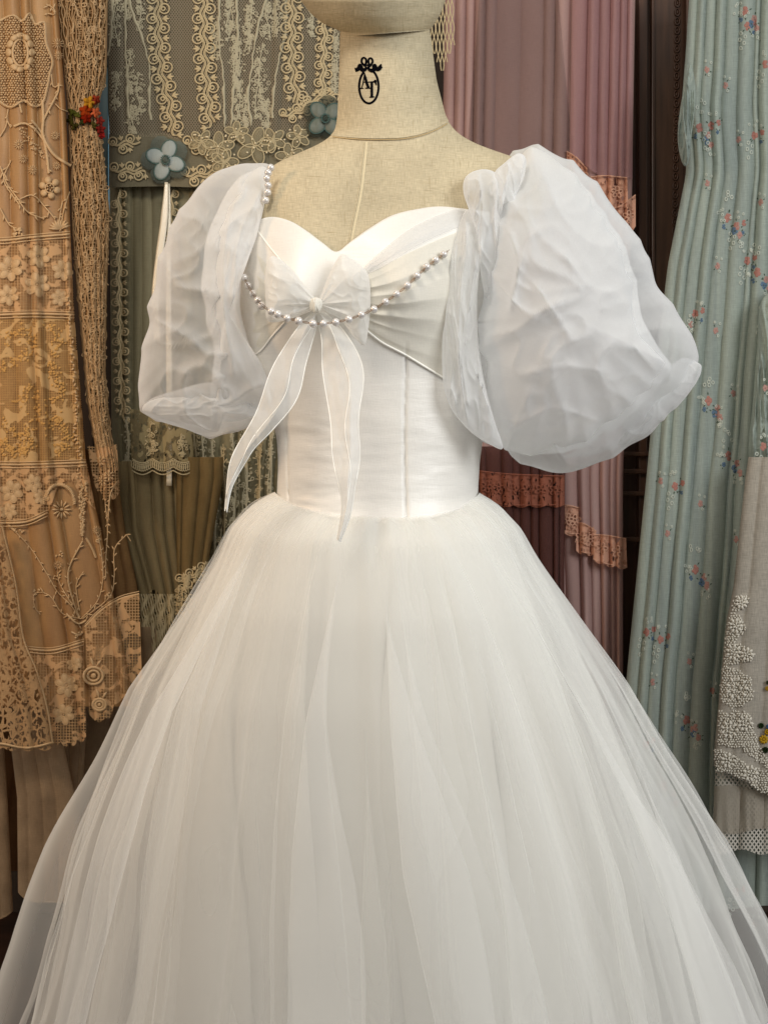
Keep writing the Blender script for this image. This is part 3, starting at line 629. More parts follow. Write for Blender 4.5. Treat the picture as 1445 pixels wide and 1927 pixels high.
# skirt
ZW=ZY(942,Yb)
YS=1.38
def pz(py): return ZY(py,YS)
prof=[(938,527,893),(950,503,912),(965,477,938),(1000,444,970),(1050,414,1004),(1130,364,1062),(1280,268,1168),(1430,200,1262),(1560,142,1342),(1700,92,1412),(1900,26,1505),(2200,-100,1620),(2363,-150,1670)]
pp=np.array(prof,float); zt=np.array([pz(p) for p in pp[:,0]])
def hwc(z):
    l=np.interp(-z,-zt,pp[:,1]); r=np.interp(-z,-zt,pp[:,2]); k=YS/F*.975
    return (r-l)/2*k/.975*np.interp(-z,-zt[[0,-1]],[1,.955]), ((r+l)/2-CX)*k
fdt=np.interp(pp[:,0],[938,965,1000,1100,1300,1600,1927,2363],[.112,.142,.172,.225,.285,.35,.41,.47])
def skirt_layer(name,seed,folds,mat,inner,nth=1000,nz=90,gather=.0045,fs=1.0,wide=(.03,.10)):
    r=np.random.RandomState(seed)
    v=np.linspace(0,1,nz)**1.25; D=v*(ZW-.012)
    th=np.linspace(-math.pi,math.pi,nth,endpoint=False)
    th=th-.45*np.sin(th)
    TH,DD=np.meshgrid(th,D); Z=ZW-DD
    a,cxx=hwc(Z); a0=hwc(np.array(ZW))[0]-.002; b=np.interp(-Z,-zt,fdt); b0=.104
    kk=inner(Z); a=a0+(a-a0)*kk; b=b0+(b-b0)*kk
    grow=np.clip(DD/.5,0,1)**.8
    T2=TH.copy(); rr=0*TH
    for j in range(folds):
        t0=(-math.pi+2*math.pi*(j+r.uniform(.1,.9))/folds); dr=r.uniform(-.16,.16); w=r.uniform(*wide); st=r.uniform(.0,.22); sg=r.choice([-1,1]); quick=r.rand()<.45; st=st*(.15 if quick else 1); ris=.10 if quick else .35
        c=t0+dr*(DD-.5)+.03*np.sin(DD*r.uniform(3,9)+r.uniform(0,6)); g=np.clip((DD-st)/ris,0,1)**.7*fs*(.45+.55*np.clip(DD/.4,0,1) if quick else 1)*r.uniform(.5,1.2)*(.75+.25*np.sin(DD*r.uniform(3,8)+r.uniform(0,6)))
        wj=w*(.6+.4*np.clip(DD/.5,0,1)); t=(TH-c+math.pi)%(2*math.pi)-math.pi; t=t/wj
        e=np.exp(-t*t); T2=T2-sg*2.6*wj*g*t*np.exp(-t*t*1.1); rr=rr+(.010+.30*w*.4)*g*e*.8-(.02*w/.06)*g*np.exp(-((t-1.5*sg)/.8)**2)*.3
    ph=r.uniform(0,6.28,8)
    nf=r.randint(15,22); amp=.009*fs
    rr=rr+amp*grow*(.3+.7*vn(TH*2+9,DD*3,seed))*np.cos(nf*TH+1.7*np.sin(2*TH+ph[0])+1.2*np.sin(5*TH+ph[1])+.8*np.sin(3*TH+ph[2]+2*DD))
    g1,g2=r.randint(16,30),r.randint(34,46)
    ga=gather*(np.exp(-DD/.10)+.05*np.exp(-DD/.3))*np.clip(DD/.008,0,1)*(np.cos(g1*TH+4*np.sin(5*TH+ph[7])+DD*r.uniform(-9,9))+.5*np.cos(g2*TH+4*np.sin(4*TH+ph[1])))*(.3+.9*vn(TH*5+9,DD*2,seed+21))
    rr=rr+ga+.03*grow*(fbm((TH+4)*1.6,DD*3,seed)-.44)+.004*grow*pn(TH*6+20,DD*9,seed+3)+.006*np.exp(-((DD-.045)/.03)**2)*vn(TH*7+7,DD*0,seed+9)
    x=cxx+(a+rr)*np.sin(T2); y=YS-.01-(b+rr)*np.cos(T2)
    s_=np.sin(TH); fr=np.clip(np.cos(TH),0,1)
    dep=1.36-.11*fr; zt0=ZC-(wbot(711+186*s_)-CY)*dep/F
    zz=Z+(zt0-ZW+.010)*np.exp(-DD/.12)*(np.cos(TH)>0)+(.008)*np.exp(-DD/.12)*(np.cos(TH)<=0)
    uv=np.stack([TH*150,(Z)*1300],-1)
    return mk(name,np.stack([x,y,zz],-1).reshape(-1,3),gridq(nz,nth,True),mat=mat,parent=gown,uv=uv.reshape(-1,2))
lining=cloth('skirt_lining',lin(238,235,228),trans=.2,gloss=.02,weave=.03,wscale=.4,var=.02,vscale=(.01,.004))
tulle=cloth('tulle',lin(250,250,247),alpha=.125,trans=.42,weave=0)
tulle2=cloth('dense_tulle',lin(250,249,244),alpha=.22,trans=.42,weave=0)
def innerk(k0,k1): return lambda Z:np.interp(ZW-Z,[0,.05,.2,.6,1.1],[k0,k0,(k0+k1)/2,k1,k1])
skirt_layer('skirt_lining',5,11,lining,innerk(.62,.40),nth=900,fs=2.0,wide=(.07,.15))
for i,(k0,k1,nf,m) in enumerate([(.72,.48,9,tulle2),(.80,.60,10,tulle2),(.86,.71,11,tulle),(.91,.80,10,tulle),(.96,.90,11,tulle),(1.0,1.0,12,tulle)]):
    skirt_layer('tulle_layer',100+i*7,nf,m,innerk(k0,k1),wide=(.05,.15),fs=1.3)
# ------------------------------------------------------------------ peach embroidered dress, far left
Q=2.89
def z1(p,ox=0,oy=0,s=Q): return [(ox+x/s,oy+y/s) for x,y in p]
peachL=cloth('peach_lining',lin(208,166,112),trans=.35,gloss=.03,weave=.15,var2=lin(184,142,96),vscale=(.02,.004))
net_p=cloth('peach_net_overlay',lin(206,176,132),alpha=.35,trans=.3,weave=.2)
thr=cloth('cream_embroidery_thread',lin(214,182,138),trans=.1,weave=.25,wscale=2.2,gloss=.03)
filet=cloth('filet_lace',lin(208,172,128),trans=.25,weave=.3,holes='filet',cell=5.4,wire=.34,fill=.53,fscale=.045,fillcol=lin(216,178,134))
filet2=cloth('large_motif_filet_lace',lin(216,178,122),trans=.3,weave=.3,holes='filet',cell=4.4,wire=.36,fill=.54,fscale=.034,fillcol=lin(222,188,136))
lacy=cloth('crochet_lace',lin(198,162,120),trans=.2,weave=.3,holes='string',cell=9,wire=.54,fill=.6,fscale=.05)
filthr=cloth('gold_lace_thread',lin(222,178,112),trans=.15,weave=.25,wscale=2)
fineorg=cloth('tea_organza',lin(210,184,152),alpha=.62,trans=.45,weave=.2,var=.2,vscale=(.02,.02))
pd=thing('embroidered_dress','peach dress with cream floral embroidery and square mesh lace, hanging at the far left','dress',(XY(60,1.98),1.98,0))
gP=Garment([(-60,-130),(400,-130),(900,-130),(1400,-120)],[(-60,104),(0,108),(200,124),(440,133),(620,140),(870,162),(1000,190),(1230,235),(1400,268)],2.0,rpleats(4,8,.004,.016,.7),bulge=.03,seed=4)
gP.mesh('peach_lining',-60,1330,peachL,pd,nx=170,ny=150,thick=.06)
class Off:
    def __init__(s,g,o): s.g=g;s.o=o
    def depth(s,px,py): return s.g.depth(px,py)-s.o
def strip(name,top,bot,surf,mat,parent,lift=2,na=30,nb=120,wave=0,wl=18,scal=0,sn=6,seed=0):
    A=cr(top,nb);B=cr(bot,nb)
    if scal:
        ph=np.abs(np.sin(np.linspace(0,math.pi*sn,nb))); B=B+np.stack([0*ph,scal*ph],-1)
    a=np.linspace(0,1,na)[:,None,None]; P=A[None]*(1-a)+B[None]*a; x,y=P[...,0],P[...,1]
    H=lift+wave*a[...,0]*(.5+.5*np.sin(x/wl*6.28+3*vn(x/60,y/90,seed)))+wave*.4*(fbm(x/20,y/30,seed)-.3)
    Y=surf.depth(x,y); Y=Y-H*Y/F
    return mk(name,W(x,y,Y).reshape(-1,3),gridq(na,nb),mat=mat,parent=parent,uv=np.stack([x,-y],-1).reshape(-1,2))
strip('lace_band',[(-110,452),(0,452),(60,446),(132,440)],[(-110,598),(0,592),(60,590),(140,592)],gP,filet,pd,lift=4)
strip('lace_panel',[(-110,600),(0,594),(60,592),(140,594)],[(-110,868),(0,872),(60,872),(162,868)],gP,filet2,pd,lift=4,na=60)
strip('lace_band',[(-110,872),(0,876),(60,876),(164,872)],[(-110,985),(0,985),(50,982),(90,962),(110,915),(135,905),(150,930),(180,960)],gP,filet,pd,lift=5,na=40)
strip('lace_hem',[(50,1222),(100,1222),(158,1208)],[(98,1392),(130,1398),(162,1386)],gP,filet,pd,lift=5,na=50,scal=8,sn=4)
strip('lace_hem',[(160,1180),(190,1150),(225,1128),(262,1118)],[(168,1345),(200,1350),(225,1312),(268,1302)],gP,filet,pd,lift=8,na=50,scal=9,sn=4,wave=4)
for L in ([(-110,452),(0,452),(60,446),(132,440)],[(-110,596),(0,592),(60,590),(140,592)],[(-110,872),(0,874),(60,874),(162,870)],[(0,985),(50,982),(90,965)],[(50,1222),(100,1224),(158,1208)],[(160,1180),(190,1150),(225,1128),(262,1118)]):
    d=Deco(); P=cr(L,60); d.tube(P,2.2); d.tube(P+[0,6],1.4); d.tube(P-[0,5],1.1); d.build('lace_cord',thr,gP,pd,lift=6)
def lace_flower(x,y,r,n=6):
    d=Deco()
    for k in range(n):
        a=2*math.pi*k/n+.3; d.blob(x+.62*r*math.cos(a),y+.62*r*math.sin(a),.36*r,.27*r,a,h=1.2,T=D10)
        d.ring(x+.62*r*math.cos(a),y+.62*r*math.sin(a),.38*r,.29*r,.9,rot=a,n=12,lift=.4)
    d.ring(x,y,.2*r,.2*r,1.1); d.blob(x,y,.1*r,.1*r); d.build('lace_flower',thr,gP,pd,lift=6)
for x,y,r in ((18,505,24),(15,555,20),(72,482,22),(70,535,24),(118,508,20),(112,560,16),(22,925,22),(16,962,16),(62,910,18),(-30,500,22),(78,935,15)): lace_flower(x,y,r)
for x,y,r in ((125,1290,22),(120,1345,20),(230,1170,20),(185,1230,16),(140,1250,14)): lace_flower(x,y,r)
for i,p in enumerate(([(10,640),(50,625),(60,655),(25,680),(-10,700)],[(90,610),(115,640),(95,690),(118,730),(90,760)],[(30,760),(60,730),(70,780),(40,820),(10,800)],[(85,800),(110,790),(128,830),(105,850)],[(0,830),(30,850),(60,835)])):
    d=Deco(); rr=random.Random(i); P=cr(p,26)
    for a_,b_ in P:
        for _ in range(4): d.blob(a_+rr.gauss(0,6),b_+rr.gauss(0,6),3,2.2,rr.uniform(0,3),h=1.6)
    d.build('lace_scroll',filthr,gP,pd,lift=5,stuff=True)
# medallion
med=z1([(70,80),(120,112),(160,70),(190,130),(240,120),(250,230),(285,330),(270,400),(255,480),(230,560),(180,575),(130,545),(60,580),(0,550),(-90,450),(-120,300),(-90,150),(0,110)])
rd=random.Random(3); d=Deco()
for i in range(26):
    for j in range(44):
        x=-40+i*5.2+rd.uniform(-1,1)+(j%2)*2.6; y=24+j*4.4+rd.uniform(-.8,.8)
        if inside(med,x,y) and ((x-38)/25)**2+((y-98)/37)**2>1.1: d.blob(x,y,2.5,2.1,rd.uniform(0,3),h=2.2)
        if ((x-38)/12)**2+((y-98)/22)**2<1: d.blob(x,y,2.7,2.4,rd.uniform(0,3),h=2.4)
d.build('knot_filling',thr,gP,pd,lift=3,stuff=True)
d=Deco(); d.band(cr(med,80,True),5,lift=1.5); d.tube(cr(med,120,True),1.5,lift=2,closed=True); d.build('medallion_edge',thr,gP,pd,lift=2)
d=Deco()
for k in range(12):
    a=2*math.pi*k/12; d.blob(38+22*math.cos(a),98+32*math.sin(a),9,6.5,a+1.57,h=5,T=D10)
d.build('medallion_ring',thr,gP,pd,lift=3)
d=Deco(); d.ring(38,98,14.5,25,2.6,n=24); d.build('medallion_ring',thr,gP,pd,lift=3.5)
stems1=[([(230,540),(235,640),(232,730),(265,800),(300,845),(350,880),(385,900)],3.2,0),([(320,450),(310,510),(262,600),(232,660)],2.4,9),([(170,650),(205,690),(240,740)],2.6,8),([(75,685),(130,668),(190,700),(240,765)],2.4,8),([(240,760),(256,850),(265,940)],3.0,8),
 ([(300,70),(290,40),(250,20)],1.2,9),([(265,20),(300,75),(260,70)],1.2,6),([(280,400),(290,470),(320,460)],1.5,9),([(105,560),(118,610)],2,0),([(45,590),(38,650),(60,690)],1.6,6),([(0,740),(30,690),(40,640)],1.4,0),
 ([(300,560),(330,590),(370,605)],1.3,0),([(0,900),(40,1000),(90,1070),(150,1150),(240,1190)],1.6,12),([(0,1130),(50,1220),(90,1240)],1.4,10),([(60,870),(20,970),(60,1050),(105,1110)],1.5,12),([(110,1080),(180,1060),(250,1130),(300,1190)],1.5,10),([(340,1090),(330,1150),(320,1230)],1.6,10),([(380,1040),(345,1150),(335,1240)],1.4,8)]
for i,(p,r,l) in enumerate(stems1):
    d=Deco(); d.stem(z1(p),r,l,8,i,lw=1.8); d.build('embroidered_stem',thr,gP,pd,lift=2.5)
for k in range(9):
    a=R(185+k*19); d=Deco(); x,y=z1([(325,1245)])[0]; d.leaf(x,y,x+22*math.cos(a),y+20*math.sin(a),3); d.build('embroidered_leaf',thr,gP,pd,lift=3)
for (x,y,r) in ((270,1020,62),):
    d=Deco(); a=z1([(x,y)])[0]; d.flower(*a,r/Q,6); d.build('embroidered_flower',thr,gP,pd,lift=2.5)
for (x,y,r) in ((102,783,30),(127,862,27),(178,922,30),(308,900,24),(313,235,34),(318,300,28),(300,735,26)):
    d=Deco(); a=z1([(x,y)])[0]; d.daisy(*a,r/Q,12,1.1); d.build('embroidered_flower',thr,gP,pd,lift=2.5)
d=Deco()
for k in range(60):
    t_=rd.random(); x=112+(t_)*120+rd.uniform(-18,18); y=700+t_*150+rd.uniform(-22,22); a=z1([(x,y)])[0]; d.blob(*a,2.2,1.8,rd.uniform(0,3))
for k in range(16):
    a=z1([(90+rd.uniform(-30,30),1262+rd.uniform(-26,26))])[0]; d.blob(*a,3.2,2.6,rd.uniform(0,3))
d.build('knot_filling',thr,gP,pd,lift=2.5,stuff=True)
Q3=3.211; z3=lambda p:z1(p,0,900,Q3)
for i,(p,r,l) in enumerate([([(90,320),(190,430),(290,590),(350,690),(430,770),(480,850)],1.1,7),([(480,850),(430,700),(412,600),(430,510),(500,380)],1.9,9),([(490,850),(590,740),(622,600),(610,430),(588,340)],1.1,9),([(500,850),(660,720),(690,600),(692,430),(765,340)],1.1,9),
   ([(490,850),(380,820),(310,720),(262,690)],1.1,9),([(440,770),(362,640),(345,560)],1.1,8),([(480,800),(460,650),(505,565)],1.2,9),([(640,0),(635,130),(650,300),(640,480),(640,600)],1.2,7),([(520,360),(560,430),(580,480)],2.6,0),([(765,340),(790,380)],.9,0),([(262,690),(205,700),(210,780),(245,825)],.9,6),([(30,260),(90,320)],2.5,8),([(400,820),(470,880),(520,860)],2.2,9),([(430,930),(480,950),(500,930)],2,7)]):
    d=Deco(); d.stem(z3(p),r,l,8,50+i,lw=1.5); d.build('embroidered_stem',thr,gP,pd,lift=2.5)
for (x,y,r,n) in ((372,190,60,12),(350,525,30,12),(585,315,30,12)):
    d=Deco(); a=z3([(x,y)])[0]; d.daisy(*a,r/Q3,n,2.2 if r>50 else 1.1); d.build('embroidered_flower',thr,gP,pd,lift=3)
for (x,y) in ((360,460),(345,590),(655,700),(470,950),(230,690),(600,370),(120,330)):
    d=Deco()
    for k in range(6): a=z3([(x+rd.uniform(-22,22),y+rd.uniform(-18,18))])[0]; d.blob(*a,2.6,2.2,rd.uniform(0,3))
    d.build('embroidered_berries',thr,gP,pd,lift=2.5,stuff=True)
for (x,y,r) in ((565,1195,58),(600,1370,40),(160,1300,46)):
    d=Deco(); a=z3([(x,y)])[0]
    d.ring(*a,r/Q3,r/Q3*.9,3); d.ring(*a,r/Q3*.6,r/Q3*.55,2.6); d.blob(*a,r/Q3*.3,r/Q3*.3,T=D10); d.leaf(a[0],a[1]-r/Q3,a[0]-6,a[1]-r/Q3-18,3); d.leaf(a[0]+6,a[1]-r/Q3,a[0]+14,a[1]-r/Q3-12,3)
    d.build('embroidered_rose',thr,gP,pd,lift=12)
d=Deco(); 
for p in ([(128,560),(133,620),(140,700),(146,760),(142,800),(150,860),(150,905)],):
    P=cr(p,50)
    for k,(x,y) in enumerate(P): d.blob(x+rd.uniform(-4,4),y,4.5,2.4,rd.uniform(0,3),h=2.5)
d.build('ribbon_edging',thr,gP,pd,lift=5,stuff=True)
d=Deco()
for k in range(90):
    y=910+k*1.1; d.blob(155+rd.uniform(-8,8)*(1-k/120),y,4,2.2,rd.uniform(0,3),h=2.5)
for k in range(34):
    a=math.pi+k/33*math.pi; d.blob(112+28*math.cos(a),948+36*math.sin(a),5,2.5,a+rd.uniform(-.6,.6),h=3)
d.build('ribbon_edging',thr,gP,pd,lift=6,stuff=True)
# front flounce of paler lace at the very edge
gF=Garment([(850,-120),(1500,-120)],[(980,6),(1100,32),(1200,46),(1260,70),(1330,88),(1420,102)],1.93,rpleats(14,5,.004,.014),bulge=.02,seed=9)
gF.mesh('lace_flounce',985,1400,lacy,pd,nx=90,ny=110,back=False,hem=lambda u:8+6*np.abs(np.sin(u*22))-30*np.abs(u-.75)**2)
d=Deco(); P=cr([(6,990),(32,1100),(46,1200),(70,1260),(90,1330),(101,1398)],60); d.tube(P-[2,0],1.8); P=cr([(-40,1402),(0,1400),(50,1408),(101,1398)],50); d.tube(P,2.4); d.build('lace_cord',thr,gF,pd,lift=2)
for (L,Rr,bot,Y,se) in (([(1380,-120),(1750,-120)],[(1380,6),(1500,14),(1745,26)],1735,2.03,1),([(1350,14),(1500,32),(1700,34)],[(1350,108),(1500,142),(1600,150),(1705,150)],1700,1.99,2),([(1330,92),(1700,100)],[(1330,165),(1450,158),(1560,150),(1700,148)],1650,2.06,3),([(1250,150),(1700,140)],[(1250,330),(1400,300),(1700,210)],1600,2.12,5)):
    g=Garment(L,Rr,Y,rpleats(20+se,4,.003,.012),bulge=.015,seed=se,ruffle=.004)
    o=g.mesh('organza_underskirt',1290 if se!=5 else 1180,bot,fineorg,pd,nx=60,ny=70,hem=lambda u:-20*(2*u-1)**4,thick=.03)
    d=Deco(); hp=[(float(g.L(np.array(bot-20*(2*u-1)**4))*(1-u)+g.R(np.array(bot-20*(2*u-1)**4))*u),bot-20*(2*u-1)**4-2) for u in np.linspace(.03,.97,30)]
    d.tube(hp,1.2); d.build('rolled_hem',fineorg,g,o,lift=.5)
gV=Garment([(840,140),(1000,150),(1200,150)],[(840,212),(900,222),(1000,236),(1100,258),(1200,264)],2.08,rpleats(37,5,.004,.012),bulge=.015,seed=7)
gV.mesh('net_tier',845,1190,cloth('tan_net_tier',lin(158,124,84),trans=.3,var=.2,weave=.2,vscale=(.03,.004)),pd,nx=60,ny=60)
gU=Garment([(1180,-130),(1800,-130)],[(1180,290),(1400,300),(1700,190)],2.2,rpleats(33,9,.004,.012),bulge=.015,seed=3)
gU.mesh('brown_underskirt',1180,1640,cloth('brown_chiffon',lin(128,92,62),trans=.3,var=.25,weave=.15),pd,nx=120,ny=60)
# tan shawl hanging beside it
sh=thing('lace_shawl','tan crocheted string shawl hanging beside the peach embroidered dress','shawl',(XY(170,1.95),1.95,0))
gS=Garment([(-60,100),(0,104),(200,128),(440,136),(600,150),(760,165),(880,186)],[(-60,206),(0,202),(140,200),(200,184),(400,206),(560,200),(700,198),(800,206),(880,222)],2.02,rpleats(8,6,.004,.013),bulge=.02,seed=12)
gS.mesh('backing_mesh',-60,892,cloth('shawl_cloth',lin(150,112,72),trans=.3,weave=.3,var=.3,vscale=(.1,.01)),sh,nx=60,ny=120,thick=.02)
g2=Off(gS,.004)
tanthr=cloth('tan_string',lin(190,158,118),trans=.15,weave=.3,wscale=2)
V_=np.linspace(-60,884,170)
d=Deco()
for k in range(24):
    u=(k+.5)/24; ph=rd.uniform(0,6); px=gS.L(V_)*(1-u)+gS.R(V_)*u+1.8*np.sin(V_/rd.uniform(5,9)+ph)+3*(vn(V_/14,V_*0+k,k)-.5)
    d.tube(np.stack([px,V_],-1),1.15)
for k in range(700):
    y=rd.uniform(-40,880); u=rd.random(); x=float(gS.L(np.array(y))*(1-u)+gS.R(np.array(y))*u); d.blob(x,y,2.6,1.6,rd.uniform(0,3),h=1.8)
for k in range(150):
    y=-50+k*6.2; d.tube([(float(gS.L(np.array(y)))+2,y),(float(gS.L(np.array(y)))*.5+float(gS.R(np.array(y)))*.5,y+rd.uniform(-2,2)),(float(gS.R(np.array(y)))-2,y+rd.uniform(-3,3))],.8)
d.build('string_lace',tanthr,g2,sh,stuff=True)
d=Deco()
for k in range(420):
    y=rd.uniform(-50,885); u=rd.random()**.8; x=float(gS.L(np.array(y))*(1-u)+gS.R(np.array(y))*u); a=rd.uniform(0,3); l=rd.uniform(3,8)
    if rd.random()<.5: d.ring(x,y,l*.55,l*.8,1.1,n=8,rot=a,lift=2)
    else: d.tube(cr([(x,y),(x+rd.uniform(-5,5),y+l),(x+rd.uniform(-6,6),y+2*l)],6),1.3,lift=2)
d.build('loose_loops',cloth('pale_string',lin(208,178,138),trans=.1,weave=.3,wscale=2),g2,sh,stuff=True)
o=strip('shawl_hem',[(164,838),(190,842),(220,836)],[(176,905),(200,935),(226,925)],gS,filet,sh,lift=6,na=30,scal=8,sn=3)
d=Deco(); 
for x,y in ((188,868),(205,895),(192,905)): d.daisy(x,y,11,8,1.8)
d.stem([(222,905),(208,930),(202,985)],1.6,9,9,3,lw=1.8); d.build('shawl_embroidery',thr,gS,sh,lift=9,stuff=True)
d=Deco(); P=np.stack([gS.R(V_)-1,V_],-1); d.tube(P,1.8); P=np.stack([gS.L(V_)+1,V_],-1); d.tube(P,1.8); d.build('shawl_edge',tanthr,gS,sh,lift=2)
fl=thing('fabric_corsage','orange red and yellow velvet flowers with dark green leaves pinned on the tan shawl','corsage',tuple(W(168,230,1.95)))
for i,(x,y,rr,c) in enumerate([(485,555,34,(196,142,44)),(465,600,34,(160,62,24)),(470,640,30,(132,36,18)),(520,540,26,(150,60,40)),(520,610,28,(212,110,70)),(545,655,24,(150,56,46)),(548,700,26,(142,46,40)),(395,600,26,(70,74,30)),(390,650,30,(60,58,24)),(410,690,24,(64,60,26)),(420,630,22,(88,92,40)),(505,680,22,(92,84,40)),(440,660,18,(60,66,34)),(555,735,18,(170,44,40))]):
    m=cloth('velvet_%d_%d_%d'%c,lin(*c),trans=.15,weave=.2,wscale=2,bumps=.6,bscale=(.15,.15))
    cx,cy=x/Q,y/Q; d=Deco(); leafy=c[0]<100; r_=rr/Q
    for k in range(5 if not leafy else 3):
        a=k*2*math.pi/5+i; d.blob(cx+r_*.5*math.cos(a),cy+r_*.5*math.sin(a),r_*.62,r_*.42,a,h=r_*.5,lift=3+.5*(k%2),T=D10)
    if not leafy:
        for k in range(4): d.ring(cx,cy,r_*(.15+.17*k),r_*(.13+.16*k),.9,lift=7-1.0*k)
    d.build('leaf' if leafy else 'velvet_flower',m,gS,fl,lift=6)
# ------------------------------------------------------------------ grey green lace dress
gd=thing('lace_dress','grey green net dress with cream lace trims and blue flower behind the sleeve','dress',(XY(400,2.15),2.15,0))
sage=cloth('sage_lining',lin(112,108,88),trans=.25,weave=.15,var=.15,vscale=(.01,.003))
gN=cloth('grey_net',lin(172,160,138),alpha=.85,trans=.3,weave=.1,holes='net',cell=3.6,wire=.34,fill=0)
gG=Garment([(-60,203),(200,203),(246,206),(360,208),(900,205),(1350,240)],[(-60,660),(200,650),(360,640),(900,560),(1350,560)],2.16,rpleats(31,12,.002,.010,.8),bulge=.03,seed=31,grow=([0,230,260,340,400],[1,1,.15,.15,1]))
gG.mesh('bodice_lining',-60,300,sage,gd,nx=170,ny=60,thick=.08)
gG2=Off(gG,.004)
class O2(Off): pass
strip('net_overlay',[(204,-60),(400,-60),(655,-60)],[(206,252),(400,262),(640,240)],gG,gN,gd,lift=4,na=50,nb=170)
sagem=cloth('sage_tulle',lin(172,164,134),trans=.3,weave=.12,var2=lin(142,136,110),vscale=(.03,.002),wscale=.7)
gK=Garment([(340,206),(600,208),(800,210),(1150,235),(1350,262)],[(340,600),(600,600),(900,560),(1350,560)],2.19,rpleats(35,17,.006,.018,.6),bulge=.02,seed=35)
gK.mesh('skirt',330,1120,sagem,gd,nx=230,ny=110,thick=.08)
cream=cloth('cream_lace_thread',lin(214,196,156),trans=.1,weave=.25,wscale=2)
cream2=cloth('ecru_lace_thread',lin(200,186,150),trans=.1,weave=.25,wscale=2)
dull=cloth('pale_green_lace_thread',lin(198,190,162),trans=.1,weave=.25,wscale=2)
def trim(d,path,w=36,step=37.5,half=False,both=True):
    P=cr(path,400); s_=np.concatenate([[0],np.cumsum(np.linalg.norm(np.diff(P,axis=0),axis=1))]); L=s_[-1]
    def at(s0,off):
        x=np.interp(s0,s_,P[:,0]);y=np.interp(s0,s_,P[:,1]); i=min(np.searchsorted(s_,s0),398); t_=P[i+1]-P[i]; t_/=np.linalg.norm(t_)
        return (x-t_[1]*off*-1,y+t_[0]*off*-1),math.atan2(t_[1],t_[0])
    def pt(s0,off): return at(s0,off)[0]
    n=int(L/step)
    for k in range(n+1):
        for sg in ((1,-1) if both else (1,)):
            s0=(k+(.0 if sg>0 else .5))*step
            if s0+step*.6>L: continue
            e,a=at(s0+.25*step,sg*w*.33)
            d.ring(*pt(s0+.25*step,sg*w*.27),w*.10,w*.10,1.5,n=9,lift=1)
            # solid scallop round the eyelet
            arc=[(e[0]+w*.24*math.cos(q)*1.0,e[1]+w*.24*math.sin(q)) for q in np.linspace(a+sg*-2.6 if sg<0 else a-.5+3.6,a+.5 if sg<0 else a+6.0-0.2,9)] if False else None
            d.ring(*e,w*.26,w*.26,1.5,n=14,lift=.5)
            # tulip of three petals
            c,_=at(s0+.75*step,sg*w*.30)
            for da,l in((-.75,.26),(0,.30),(.75,.26)):
                dirn=a-sg*math.pi/2+da; dirn=a+(math.pi/2 if sg<0 else -math.pi/2)*-1*-1+da
                d.leaf(c[0]-math.cos(dirn)*w*.08,c[1]-math.sin(dirn)*w*.08,c[0]+math.cos(dirn)*w*l,c[1]+math.sin(dirn)*w*l,w*.075,lift=.5)
            # cords
            for o1 in(.06,.13):
                q=[pt(min(L,max(0,s0+t_*step)),sg*w*(o1+.10*math.cos(2*math.pi*t_))) for t_ in np.linspace(0,1,10)]
                d.tube(q,1.05,lift=.4)
def spray(d,x,y,w,h,seed,n=34,sz=1.0):
    n=int(n*1.7); sz*=.88
    r=random.Random(seed); ax=x;ay=y-h/2
    pts=[(x+w*.25*math.sin(t_*5+seed)*(.6),y-h/2+h*t_) for t_ in np.linspace(0,1,14)]
    d.tube(cr(pts,30),1.2*sz)
    for k in range(n):
        t_=r.random(); px=x+r.gauss(0,.28)*w*(1-abs(t_-.5)*1.1); py=y-h/2+h*t_; a=r.uniform(0,6.3); l=r.uniform(3,8)*sz
        if r.random()<.45: d.ring(px,py,l*.6,l*.5,1.05*sz,n=8,rot=a)
        else: d.leaf(px,py,px+l*1.3*math.cos(a),py+l*1.3*math.sin(a),2.0*sz)
def mtrim(path,mat=cream,surf=None,parent=gd,lift=7,**k):
    d=Deco(); trim(d,path,**k); d.build('lace_trim',mat,surf or gG,parent,lift=lift,stuff=True)
mtrim(z1([(860,-200),(860,0),(860,150),(868,300),(890,450),(925,580),(938,735)]))
mtrim(z1([(1112,-200),(1110,0),(1108,200),(1120,400),(1135,560),(1150,690)]))
mtrim(z1([(430,-150),(432,-20),(435,100),(430,250),(440,400),(465,590)],400))
mtrim(z1([(615,-100),(610,150),(605,300),(598,530)],400),w=28,step=33)
mtrim(z1([(600,800),(680,780),(760,785)]),w=30,step=30); mtrim(z1([(1000,790),(1100,790),(1220,850)]),w=30,step=30)
mtrim(z1([(600,935),(700,930),(790,925)]),w=30,step=30); mtrim(z1([(985,960),(1100,950),(1240,915)]),w=32,step=32)
mtrim(z1([(370,640),(480,600),(560,540),(700,500)],400),w=26,step=28)
mtrim([(222,356),(225,450),(224,520),(226,600),(228,700),(232,795)],surf=gK,w=26,step=37,both=True,lift=14)
mtrim([(322,356),(322,450),(330,560)],surf=gK,w=24,step=34,lift=10)
sp=[(630,490,60,200,1),(705,390,60,240,2),(755,510,80,230,3),(715,650,60,150,4),(1250,90,110,240,5),(1295,330,70,260,6),(1400,480,80,330,7),(1335,600,60,170,8),(630,120,80,260,9),(1350,150,60,260,10),(690,20,80,160,11),(760,60,50,200,12)]
sp2=[(90,60,100,240,13),(125,330,70,260,14),(265,420,90,380,15),(300,110,80,200,16),(295,620,60,150,17),(140,540,70,220,18),(20,220,60,200,19),(210,90,50,300,20),(345,90,50,220,21),(670,260,60,260,22),(660,420,60,200,23),(540,100,40,200,24)]
for i,(x,y,w_,h_,s_) in enumerate(sp): d=Deco(); spray(d,x/Q,y/Q,w_/Q,h_/Q,s_); d.build('lace_applique',dull,gG,gd,lift=5,stuff=True)
